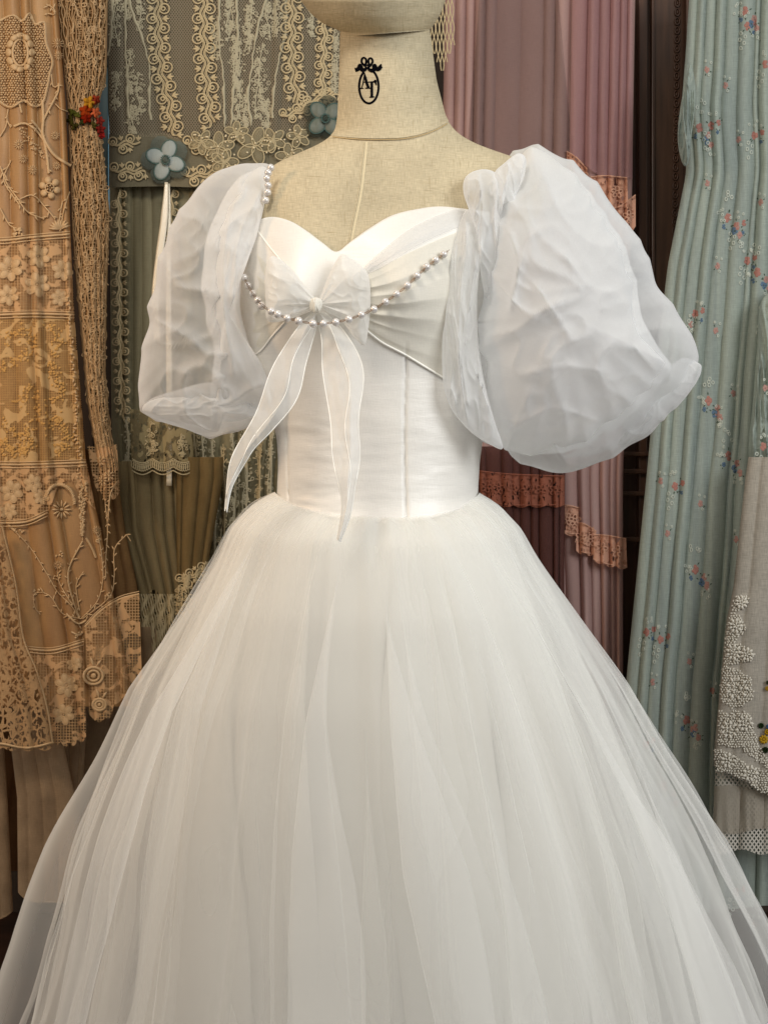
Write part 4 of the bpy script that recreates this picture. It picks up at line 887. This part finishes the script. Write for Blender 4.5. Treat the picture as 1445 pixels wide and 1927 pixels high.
for i,(x,y,w_,h_,s_) in enumerate(sp2): d=Deco(); spray(d,400+x/Q,y/Q,w_/Q,h_/Q,s_); d.build('lace_applique',dull,gG,gd,lift=5,stuff=True)
for pts in ([(700,-60),(720,60),(770,200),(810,350),(815,560),(820,650)],[(690,-60),(680,200),(690,420),(700,640)],[(1290,-50),(1290,250),(1270,500),(1260,690)],[(1470,-50),(1400,150),(1370,350),(1350,520),(1370,680)],[(620,-60),(610,100),(590,300)],[(1200,-60),(1190,200),(1215,430),(1225,690)],[(1560,-40),(1550,180),(1500,400),(1480,640)]):
    d=Deco(); P=cr(z1(pts),60); P=P+np.stack([3*(vn(P[:,1]/13,P[:,0]*0,3)-.5),0*P[:,0]],-1); d.tube(P,1.2+2.4*vn(P[:,1]/17,P[:,0]*0,7)); d.build('gathering_cord',dull,gG,gd,lift=4)
# waist: dark band and organza flowers with beads
strip('waist_band',[(205,252),(300,250),(400,262),(520,250),(640,232)],[(205,352),(300,350),(400,352),(520,345),(640,330)],gG,cloth('dusty_band',lin(126,120,100),trans=.1,weave=.2),gd,lift=4,na=20)
orgt=cloth('ecru_organza_petal',lin(212,200,164),alpha=.35,trans=.3,weave=.15)
bead=solid('cream_bead',lin(230,215,180),.25,var=.05)
for i,(x,y,r_) in enumerate([(400+230/Q,790/Q,36),(400+30/Q,800/Q,30),(400+420/Q,850/Q,26),(400+330/Q,760/Q,24),(400-60/Q,770/Q,24),(1220/Q,880/Q,26),(400+130/Q,720/Q,22),(400+470/Q,740/Q,22)]):
    rr_=random.Random(i)
    for k in range(5):
        a=2*math.pi*k/5+i; d=Deco(); d.blob(x+.55*r_*math.cos(a),y+.5*r_*math.sin(a),.5*r_,.3*r_,a,h=5,T=D10); o=d.build('organza_petal',orgt,gG,gd,lift=7+k*.3)
    d=Deco()
    for k in range(5):
        a=2*math.pi*k/5+i; d.ring(x+.55*r_*math.cos(a),y+.5*r_*math.sin(a),.5*r_,.3*r_,1.3,rot=a,n=20,lift=0)
    d.build('petal_edging',cream2,gG,gd,lift=12,stuff=True)
    d=Deco()
    for k in range(7): d.blob(x+rr_.uniform(-.9,.9)*r_,y+rr_.uniform(-.7,.7)*r_,2.2,2.2,h=3)
    d.build('bead_cluster',bead,gG,gd,lift=13,stuff=True)
def fabric_flower(cx,cy,r,cin,cout,parent,surf,lift,rot=0,n=4,ring=(92,118,112)):
    mo=cloth('outer_petal_%d'%cx,lin(*cout),alpha=.55,trans=.3,weave=.1,bumps=.4,bscale=(.1,.1)); mi=cloth('inner_petal_%d'%cx,lin(*cin),trans=.2,weave=.1,gloss=.03,bumps=.8,bscale=(.25,.06)); mr=cloth('flower_edge_%d'%cx,lin(*ring),trans=.1,weave=.2)
    for k in range(5):
        a=rot+2*math.pi*(k+.5)/5; d=Deco(); d.blob(cx+.62*r*math.cos(a),cy+.62*r*math.sin(a),.52*r,.5*r,a,h=3,T=D10); d.build('outer_petal',mo,surf,parent,lift=lift+k*.4)
    for k in range(n):
        a=rot+.35+2*math.pi*k/n; d=Deco(); x=cx+.46*r*math.cos(a); y=cy+.50*r*math.sin(a); d.blob(x,y,.44*r,.34*r,a,h=7,T=_dome(16,5)); o=d.build('petal',mi,surf,parent,lift=lift+3)
        d=Deco(); d.ring(x,y,.44*r,.34*r,1.0,n=22,rot=a); d.build('petal_edge',mr,surf,o,lift=lift+4)
    d=Deco()
    for k in range(14): a=2*math.pi*k/14; d.blob(cx+.17*r*math.cos(a),cy+.2*r*math.sin(a),2.4,1.6,a,h=2.5)
    d.build('stamen_ring',mr,surf,parent,lift=lift+10)
    d=Deco(); d.blob(cx,cy,.13*r,.15*r,h=4,T=D10); d.build('flower_centre',mo,surf,parent,lift=lift+9)
fabric_flower(311,300,42,(172,184,182),(122,132,124),gd,gG,12)
fabric_flower(612,222,40,(118,126,114),(84,90,80),gd,gG,12,rot=.5)
# cream ribbon with its end hanging below the sleeve
rb=thing('satin_ribbon','narrow cream satin ribbon hanging from the pale blue flower','ribbon',tuple(W(312,345,2.08)))
rm=cloth('cream_satin_ribbon',lin(232,222,196),trans=.15,gloss=.15,rough=.3,weave=.05)
for pts,wd in (([(313,342),(312,370),(308,420),(300,480),(292,560),(296,640)],[6,13,14,14,13,12]),([(317,345),(318,400),(317,520),(318,700),(319,800),(318,914)],[5,8,10,11,11,10])):
    d=Deco(); P=cr(pts,50); d.band(P,np.interp(np.linspace(0,1,50),np.linspace(0,1,6),wd),lift=0,sub=5); d.build('ribbon_strand',rm,Flat(2.08 if wd[1]==13 else 2.085),rb).modifiers.new('s','SOLIDIFY').thickness=.0008
# lower tiers: flounce with scalloped lace, strips of torn lace, lace hem
fls=cloth('flounce_net',lin(140,128,98),alpha=.85,trans=.3,weave=.2,holes='string',cell=7,wire=.47,fill=.53,fscale=.06,fillcol=lin(178,164,126))
gT=Garment([(780,245),(900,248)],[(780,362),(900,366)],2.10,rpleats(41,3,.006,.014),bulge=.02,seed=41)
sc1=lambda u:8*np.abs(np.sin(u*math.pi*3))
gT.mesh('lace_flounce',770,874,fls,gd,nx=80,ny=50,hem=sc1,thick=.02)
d=Deco()
for k in range(30):
    u=(k+.5)/30; x=248+117*u; y=872+8*abs(math.sin(u*math.pi*3)); d.ring(x,y,2.6,7,1.0,n=9)
P=[(248+117*u,885+8*abs(math.sin(u*math.pi*3))) for u in np.linspace(0,1,60)]; d.tube(P,1.3); d.tube([(a,b-22) for a,b in P],1.1)
spray(d,285,825,24,60,3,26); spray(d,342,840,16,40,4,16); d.build('scalloped_edging',cream2,gT,gd,lift=2,stuff=True)
for i,(x,y0,y1,w_) in enumerate([(368,800,1110,14),(384,820,1130,16),(402,830,1160,14),(420,840,1110,18),(440,800,1080,14),(462,790,1060,18),(486,785,1040,14),(508,780,1010,18),(240,790,890,14),(255,880,1010,10)]):
    d=Deco(); 
    yy=y0
    while yy<y1: spray(d,x+3*math.sin(yy/30+i),yy+40,w_,90,i*7+int(yy),22,.9); yy+=70
    P=cr([(x-4,y0),(x+3,y0+(y1-y0)*.4),(x-3,y1)],50); d.tube(P,1.8)
    d.build('lace_strip',dull if i%3 else cream2,gK,gd,lift=10+2*(i%3),stuff=True)
gM=Garment([(860,205),(1000,215),(1120,255),(1300,262)],[(860,372),(1000,380),(1300,384)],2.13,rpleats(44,7,.008,.018),bulge=.02,seed=44)
gM.mesh('tulle_tier',868,1116,cloth('olive_tulle',lin(164,148,112),alpha=.9,trans=.35,weave=.15,var=.2,vscale=(.05,.003)),gd,nx=120,ny=60,hem=lambda u:6*np.sin(u*17),thick=.03)
fr=cloth('fringe_lace',lin(176,156,116),trans=.2,weave=.3,holes='string',cell=8,wire=.55,fill=.6,fscale=.05)
gM.mesh('fringe_lace',1116,1285,fr,gd,nx=100,ny=60,hem=lambda u:-60*u,thick=.02,topf=lambda u:6*np.sin(u*17))
d=Deco()
for k in range(34):
    x=264+k*3.4; P=[(x+2.2*math.sin(yy/6.+k),yy) for yy in np.linspace(1118,1280-1.6*k,22)]; d.tube(P,1.3)
for k in range(14): spray(d,270+k*8,1180+rd.uniform(-40,40),10,50,k,10,.8)
d.build('fringe_cords',cream2,gM,gd,lift=4,stuff=True)
gH=Garment([(900,332),(1170,333)],[(900,420),(1170,372)],2.10,rpleats(47,4,.005,.012),bulge=.012,seed=47)
gH.mesh('tulle_tier',860,1084,cloth('ochre_tulle',lin(150,128,88),alpha=.85,trans=.35,weave=.15,var=.25,vscale=(.05,.01)),gd,nx=60,ny=50,hem=lambda u:-16*u,thick=.02)
d=Deco(); trim(d,[(334,1098),(350,1092),(372,1078),(392,1070)],w=26,step=24); spray(d,352,1120,30,70,5,40); spray(d,340,1130,24,60,6,30); d.build('lace_trim',cream,gH,gd,lift=4,stuff=True)
gB=Garment([(780,250),(1300,260)],[(780,620),(1300,560)],2.3,rpleats(49,14,.006,.02),bulge=.02,seed=49)
gB.mesh('inner_skirt',330,1330,cloth('olive_brown_lining',lin(104,92,66),trans=.2,var=.3,weave=.2),gd,nx=160,ny=60)
# string net hanging behind the head
mn=thing('macrame_net','ecru knotted string net hanging between the mannequin neck and pink curtain','net',tuple(W(828,100,2.0)))
d=Deco(); 
for k in range(7):
    for sg in(-1,1):
        P=[(808+k*7+sg*3.2*math.sin(yy/11.)+ (yy/60.)*1.5,yy) for yy in np.linspace(-60,132-abs(k-3)*16,40)]; d.tube(P,1.0)
d.build('knotted_string',cream,Flat(2.05),mn,stuff=True)
# ------------------------------------------------------------------ mauve pink chiffon
pk=thing('pink_gown','mauve pink chiffon gown with salmon lace trims hanging before dark wardrobe','dress',(XY(1010,2.15),2.15,0))
mauve=cloth('mauve_chiffon',lin(216,182,174),trans=.4,weave=.1,wscale=1.2,var2=lin(198,162,154),vscale=(.03,.002))
mauve2=cloth('taupe_chiffon',lin(150,124,120),trans=.35,weave=.1,var=.12,vscale=(.03,.002))
gPK=Garment([(-60,838),(300,832),(900,830),(1500,900)],[(-60,1196),(430,1188),(900,1172),(1500,1172)],2.2,pleats([0,.06,.11,.16,.21,.27,.40,.52,.58,.66,.75,.81,.87,.92,.96,1],[.012,.018,.014,.02,.01,.005,.006,.012,.02,.016,.024,.012,.02,.012,.016]),bulge=.02,seed=51,wob=.006)
gPK.mesh('skirt',-60,1640,mauve,pk,nx=300,ny=90,thick=.06)
strip('sheer_overlay',[(905,-60),(970,-60),(1045,-60)],[(880,300),(970,400),(1090,420)],gPK,cloth('brown_sheer',lin(162,136,130),alpha=.6,trans=.3,weave=.1),pk,lift=4)
strip('sheer_overlay',[(1078,-60),(1130,-60),(1190,-60)],[(1072,285),(1130,330),(1190,335)],gPK,cloth('rosy_sheer',lin(196,156,156),alpha=.5,trans=.4,weave=.1),pk,lift=9,wave=8,wl=30)
salm=cloth('salmon_lace',lin(206,152,126),trans=.2,weave=.3,holes='string',cell=8,wire=.45,fill=.48,fscale=.09,fillcol=lin(214,164,138))
salmth=cloth('salmon_thread',lin(216,168,142),trans=.1,weave=.2)
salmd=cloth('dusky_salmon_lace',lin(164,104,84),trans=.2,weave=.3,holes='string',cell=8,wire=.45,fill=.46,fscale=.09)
def ruffle(top,bot,mat,lift,sn,seed,gs=None):
    gs=gs or gPK; o=strip('lace_ruffle',top,bot,gs,mat,pk,lift=lift,wave=10,wl=32,scal=5,sn=sn,seed=seed)
    d=Deco(); A=cr(top,50);B=cr(bot,50); d.tube(A,1.3); d.tube(B,1.3); rr=random.Random(seed)
    n=max(2,int(np.linalg.norm(A[-1]-A[0])/24))
    for k in range(n):
        c=(A[int((k+.5)/n*49)]+B[int((k+.5)/n*49)])/2
        for j in range(5): a=j*1.256+k; d.ring(c[0]+7*math.cos(a),c[1]+7*math.sin(a),4.2,3.4,1.3,rot=a,n=9)
        for j in range(12): x=c[0]+rr.uniform(-11,11); y=c[1]+rr.uniform(-22,22); d.leaf(x,y,x+rr.uniform(-5,5),y+rr.uniform(-5,5),1.4)
    d.build('lace_motif',salmth if mat is salm else mat,gs,pk,lift=lift+7,stuff=True)
ruffle([(1066,284),(1085,296),(1105,318)],[(1066,330),(1085,345),(1105,360)],salm,9,2,1)
ruffle([(1112,332),(1140,330),(1180,334)],[(1105,380),(1140,392),(1182,386)],salm,12,3,2)
ruffle([(1140,392),(1165,388),(1196,366)],[(1150,430),(1170,446),(1196,424)],salm,16,3,3)
ruffle([(1060,950),(1075,952),(1090,956)],[(1060,1002),(1075,1004),(1088,1006)],salm,10,1,5)
ruffle([(1085,984),(1100,986),(1122,1000)],[(1084,1036),(1100,1040),(1118,1042)],salm,14,2,6)
ruffle([(1118,1006),(1145,1008),(1178,1014)],[(1116,1052),(1145,1062),(1180,1068)],salm,20,3,7)
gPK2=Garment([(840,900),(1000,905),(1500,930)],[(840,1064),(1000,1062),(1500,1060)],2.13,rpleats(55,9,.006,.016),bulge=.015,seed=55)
gPK2.mesh('plum_overskirt',840,1500,cloth('plum_sheer',lin(104,70,64),alpha=.72,trans=.25,weave=.1),pk,nx=110,ny=40,thick=.03)  # sheer tier, a darker plum brown than the mauve skirt behind
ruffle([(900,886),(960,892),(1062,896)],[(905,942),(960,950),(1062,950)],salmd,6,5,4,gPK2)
# ------------------------------------------------------------------ blue floral dress
bl=thing('floral_dress','pale blue green crinkled chiffon dress printed with small roses, hanging at right','dress',(XY(1400,2.05),2.05,0))
bluem=cloth('blue_green_crinkle_chiffon',lin(200,211,199),trans=.4,weave=.22,wscale=.8,var2=lin(178,190,184),vscale=(.06,.002),bumps=.5,bscale=(.5,.01))
gBl=Garment([(-60,1300),(100,1290),(200,1282),(320,1292),(500,1256),(640,1240),(900,1216),(1260,1180),(1500,1160),(1760,1140)],[(-60,1590),(600,1590),(1300,1560),(1760,1560)],2.08,pleats([0,.06,.11,.18,.24,.33,.43,.47,.56,.66,.72,.8,.9,1],[.006,.014,.008,.018,.010,.016,.008,.024,.012,.020,.014,.014,.014]),bulge=.03,seed=61,wob=.022,ruffle=.001)
gBl.mesh('skirt',-60,1745,bluem,bl,nx=340,ny=120,thick=.08,hem=lambda u:np.interp(u,[0,.3,.36,.5,.7,1],[24,24,-20,-30,-40,-40]))
inflate('sleeve',[(1300,120),(1288,160),(1278,215),(1275,260),(1280,295),(1288,312),(1296,300),(1302,250),(1310,180)],2.0,.03,.03,bluem,bl,center=(1290,240),seed=62,crease=.02,cs=(12,90),n=90,m=24)
inflate('sleeve',[(1436,560),(1424,660),(1416,760),(1408,840),(1412,872),(1424,880),(1428,915),(1440,945),(1462,930),(1480,900),(1500,760),(1500,560)],1.99,.04,.03,bluem,bl,center=(1455,740),seed=63,crease=.02,cs=(16,150),n=110,m=30)
PR={'r':cloth('rose_print',lin(194,140,128),trans=.2,weave=.3,wscale=2),'p':cloth('pink_print',lin(200,158,148),trans=.2,weave=.3,wscale=2),'b':cloth('blue_print',lin(112,136,160),trans=.2,weave=.3,wscale=2),'w':cloth('white_print',lin(216,222,210),trans=.2,weave=.2),'g':cloth('dark_leaf_print',lin(92,108,94),trans=.2,weave=.2)}
class PC:
    def __init__(s): s.d={k:Deco() for k in PR}
pc=PC(); rp=random.Random(8)
def rose(k,x,y,s_):
    for j in range(5): a=j*1.256+rp.random(); pc.d[k].blob(x+s_*.4*math.cos(a),y+s_*.62*math.sin(a),s_*.42,s_*.5,0,h=.35)
    pc.d['g' if k=='b' else 'r'].blob(x,y,s_*.16,s_*.22,0,h=.6,lift=.2)
    for j in range(2): a=rp.uniform(0,6); pc.d['g'].leaf(x+s_*math.cos(a)*.9,y+s_*math.sin(a)*1.2,x+s_*1.5*math.cos(a),y+s_*1.9*math.sin(a),1.2,h=.3,lift=.1)
def wfl(x,y,s_=3.6):
    pc.d['w'].ring(x,y,s_*.62,s_*.85,1.0,n=8)
def cluster(x,y,k,s_=1.0):
    if k=='A':
        rose('r',x,y,9*s_); rose('p',x+17*s_,y+14*s_,7*s_); rose('b',x+12*s_,y+24*s_,8*s_); rose('b',x-8*s_,y+16*s_,5*s_); rose('p',x+22*s_,y+32*s_,7*s_)
        for _ in range(6): wfl(x-14+rp.uniform(-7,7),y-6+rp.uniform(-12,12),3)
        for _ in range(5): wfl(x+20+rp.uniform(-8,8),y+46+rp.uniform(-8,8),3.2)
        for _ in range(5): wfl(x+rp.uniform(-10,10),y-38+rp.uniform(-14,10),4)
    elif k=='B':
        rose('r',x,y,8*s_); rose('r',x+14*s_,y-6*s_,6*s_); rose('b',x+12*s_,y+12*s_,4*s_)
        for a_,b_ in((-12,14),(-4,20),(-14,26),(-6,32),(-12,42)): wfl(x+a_,y+b_,4)
        for _ in range(4): wfl(x+rp.uniform(-14,14),y-20+rp.uniform(-8,4),2.8)
    else:
        rose('p',x,y,6.5*s_); wfl(x+4,y+10,3); wfl(x-2,y-16,2.6); wfl(x+8,y-13,2.6)
for x,y,k in [(1402,20,'A'),(1406,48,'B'),(1316,240,'A'),(1338,236,'B'),(1390,262,'C'),(1420,254,'B'),(1331,344,'C'),(1370,410,'A'),(1386,425,'B'),(1431,380,'C'),(1406,490,'B'),(1425,512,'A'),(1308,590,'B'),(1347,622,'C'),(1300,610,'C'),(1333,754,'A'),(1350,780,'C'),(1380,740,'C'),(1270,915,'B'),(1243,905,'C'),(1318,948,'C'),(1256,1004,'C'),(1370,858,'A'),(1308,1072,'A'),(1330,1100,'C'),(1243,1204,'B'),(1216,1190,'B'),(1297,1245,'C'),(1228,1284,'C'),(1292,1356,'A'),(1303,1372,'C'),(1340,1300,'C'),(1375,1200,'C'),(1385,1015,'C'),(1215,1400,'B'),(1250,1480,'A'),(1300,1560,'B'),(1200,1600,'C'),(1385,1680,'B'),(1420,1740,'C'),(1330,130,'C'),(1350,500,'C'),(1440,120,'B'),(1440,600,'B'),(1365,160,'C')]:
    cluster(x,y,k)
for k,d in pc.d.items(): d.build('floral_print',PR[k],gBl,bl,lift=.6,stuff=True)
d=Deco(); pc=PC(); cluster(1436,840,'B'); cluster(1440,730,'C')
for k,dd in pc.d.items():
    if dd.V: dd.build('floral_print',PR[k],Flat(1.935),bl,lift=.0,stuff=True)
# ------------------------------------------------------------------ grey linen dress with ribbon work
ln=thing('linen_tunic','grey beige linen tunic with knotted white ribbon embroidery and net hem at right edge','tunic',(XY(1440,1.9),1.9,0))
gL=Garment([(860,1408),(902,1402),(965,1395),(1105,1380),(1167,1367),(1300,1354),(1420,1343),(1480,1343),(1605,1340)],[(860,1620),(1605,1640)],1.94,pleats([0,.12,.3,.5,.7,.85,1],[.004,.008,.008,.01,.01,.01]),bulge=.03,seed=71)
gL.mesh('linen_panel',860,1470,cloth('grey_linen',lin(198,190,176),trans=.2,weave=.35,wscale=.8,var=.08,bumps=.4,bscale=(.5,.5)),ln,nx=120,ny=120,thick=.05,hem=lambda u:np.interp(u,[0,.15,.4,1],[-28,-5,25,30]))
netm=cloth('net_ruffle',lin(222,216,204),alpha=.96,trans=.2,weave=.1,holes='net',cell=5.6,wire=.40,fill=0,angle=False)
gNt=Garment([(1430,1346),(1490,1344),(1605,1338)],[(1430,1640),(1605,1640)],1.96,rpleats(73,7,.006,.016),bulge=.02,seed=73)
gNt.mesh('net_ruffle',1435,1604,netm,ln,nx=120,ny=50,hem=lambda u:5*np.sin(u*25),thick=.03)
strip('net_hem',[(1344,1480),(1380,1478),(1430,1488),(1500,1490)],[(1342,1560),(1380,1570),(1430,1560),(1500,1562)],gNt,cloth('doubled_net',lin(200,190,174),alpha=.55,trans=.3,weave=.2),ln,lift=3,wave=4)
kn=cloth('white_knotted_ribbon',lin(242,236,222),trans=.15,weave=.15,wscale=2)
regs=[([(1383,1122),(1412,1118),(1408,1128),(1398,1148),(1378,1150),(1376,1138)],),([(1374,1150),(1396,1160),(1404,1180),(1396,1196),(1378,1212),(1364,1205),(1368,1180)],),([(1364,1205),(1390,1212),(1405,1218),(1420,1232),(1412,1246),(1395,1248),(1385,1252),(1362,1250)],),
 ([(1362,1250),(1390,1262),(1412,1276),(1418,1300),(1414,1318),(1395,1330),(1375,1334),(1354,1318),(1356,1280)],),([(1350,1335),(1372,1345),(1380,1338),(1410,1340),(1420,1372),(1424,1392),(1440,1420),(1452,1440),(1445,1448),(1420,1432),(1396,1410),(1350,1402)],),
 ([(1344,1412),(1360,1412),(1385,1424),(1410,1442),(1450,1452),(1500,1462),(1500,1500),(1450,1500),(1425,1488),(1405,1470),(1370,1456),(1344,1452)],)]
for i,(pg,) in enumerate(regs):
    P=np.array(pg); d=Deco(); x0,y0=P.min(0);x1,y1=P.max(0); rr=random.Random(i)
    yy=y0; row=0
    while yy<y1:
        xx=x0+(row%2)*2.6
        while xx<x1:
            x=xx+rr.uniform(-1.2,1.2); y=yy+rr.uniform(-1,1)
            if inside(pg,x,y): d.blob(x,y,3.1,1.9,rr.uniform(0,3.1),h=2.2+rr.random()*3.2)
            xx+=5.2
        yy+=4.4; row+=1
    d.build('ribbon_embroidery',kn,gL,ln,lift=1,stuff=True)
# loops outlining petals in the ribbon work
for i,(x,y,r_) in enumerate([(1395,1134,12),(1384,1178,14),(1380,1228,16),(1405,1232,13),(1386,1296,24),(1372,1374,18),(1402,1362,16),(1370,1432,15),(1412,1456,16)]):
    d=Deco()
    for k in range(9):
        a=2*math.pi*k/9; d.blob(x+r_*.75*math.cos(a),y+r_*.75*math.sin(a),5.2,3,a,h=4.5)
    for k in range(5):
        a=2*math.pi*k/5; d.blob(x+r_*.3*math.cos(a),y+r_*.3*math.sin(a),3.6,2.2,a,h=5)
    d.build('ribbon_flower',kn,gL,ln,lift=3)
for i,(x,y,c,r_) in enumerate([(1437,1392,(206,166,50),11),(1444,1378,(190,150,40),8),(1432,1366,(44,60,34),7),(1440,1412,(40,52,30),8),(1446,1368,(80,110,150),6),(1444,1296,(200,160,60),6),(1445,1285,(60,66,40),5)]):
    m=cloth('yarn_%d_%d'%(c[0],i),lin(*c),trans=.1,weave=.25,wscale=2); d=Deco()
    for k in range(9):
        a=2*math.pi*k/9; d.blob(x+r_*.5*math.cos(a),y+r_*.5*math.sin(a),r_*.38,r_*.24,a+.5,h=3.2)
    d.blob(x,y,r_*.3,r_*.3,h=4); d.build('yellow_flower' if c[0]>150 else 'embroidered_leaf',m,gL,ln,lift=3)
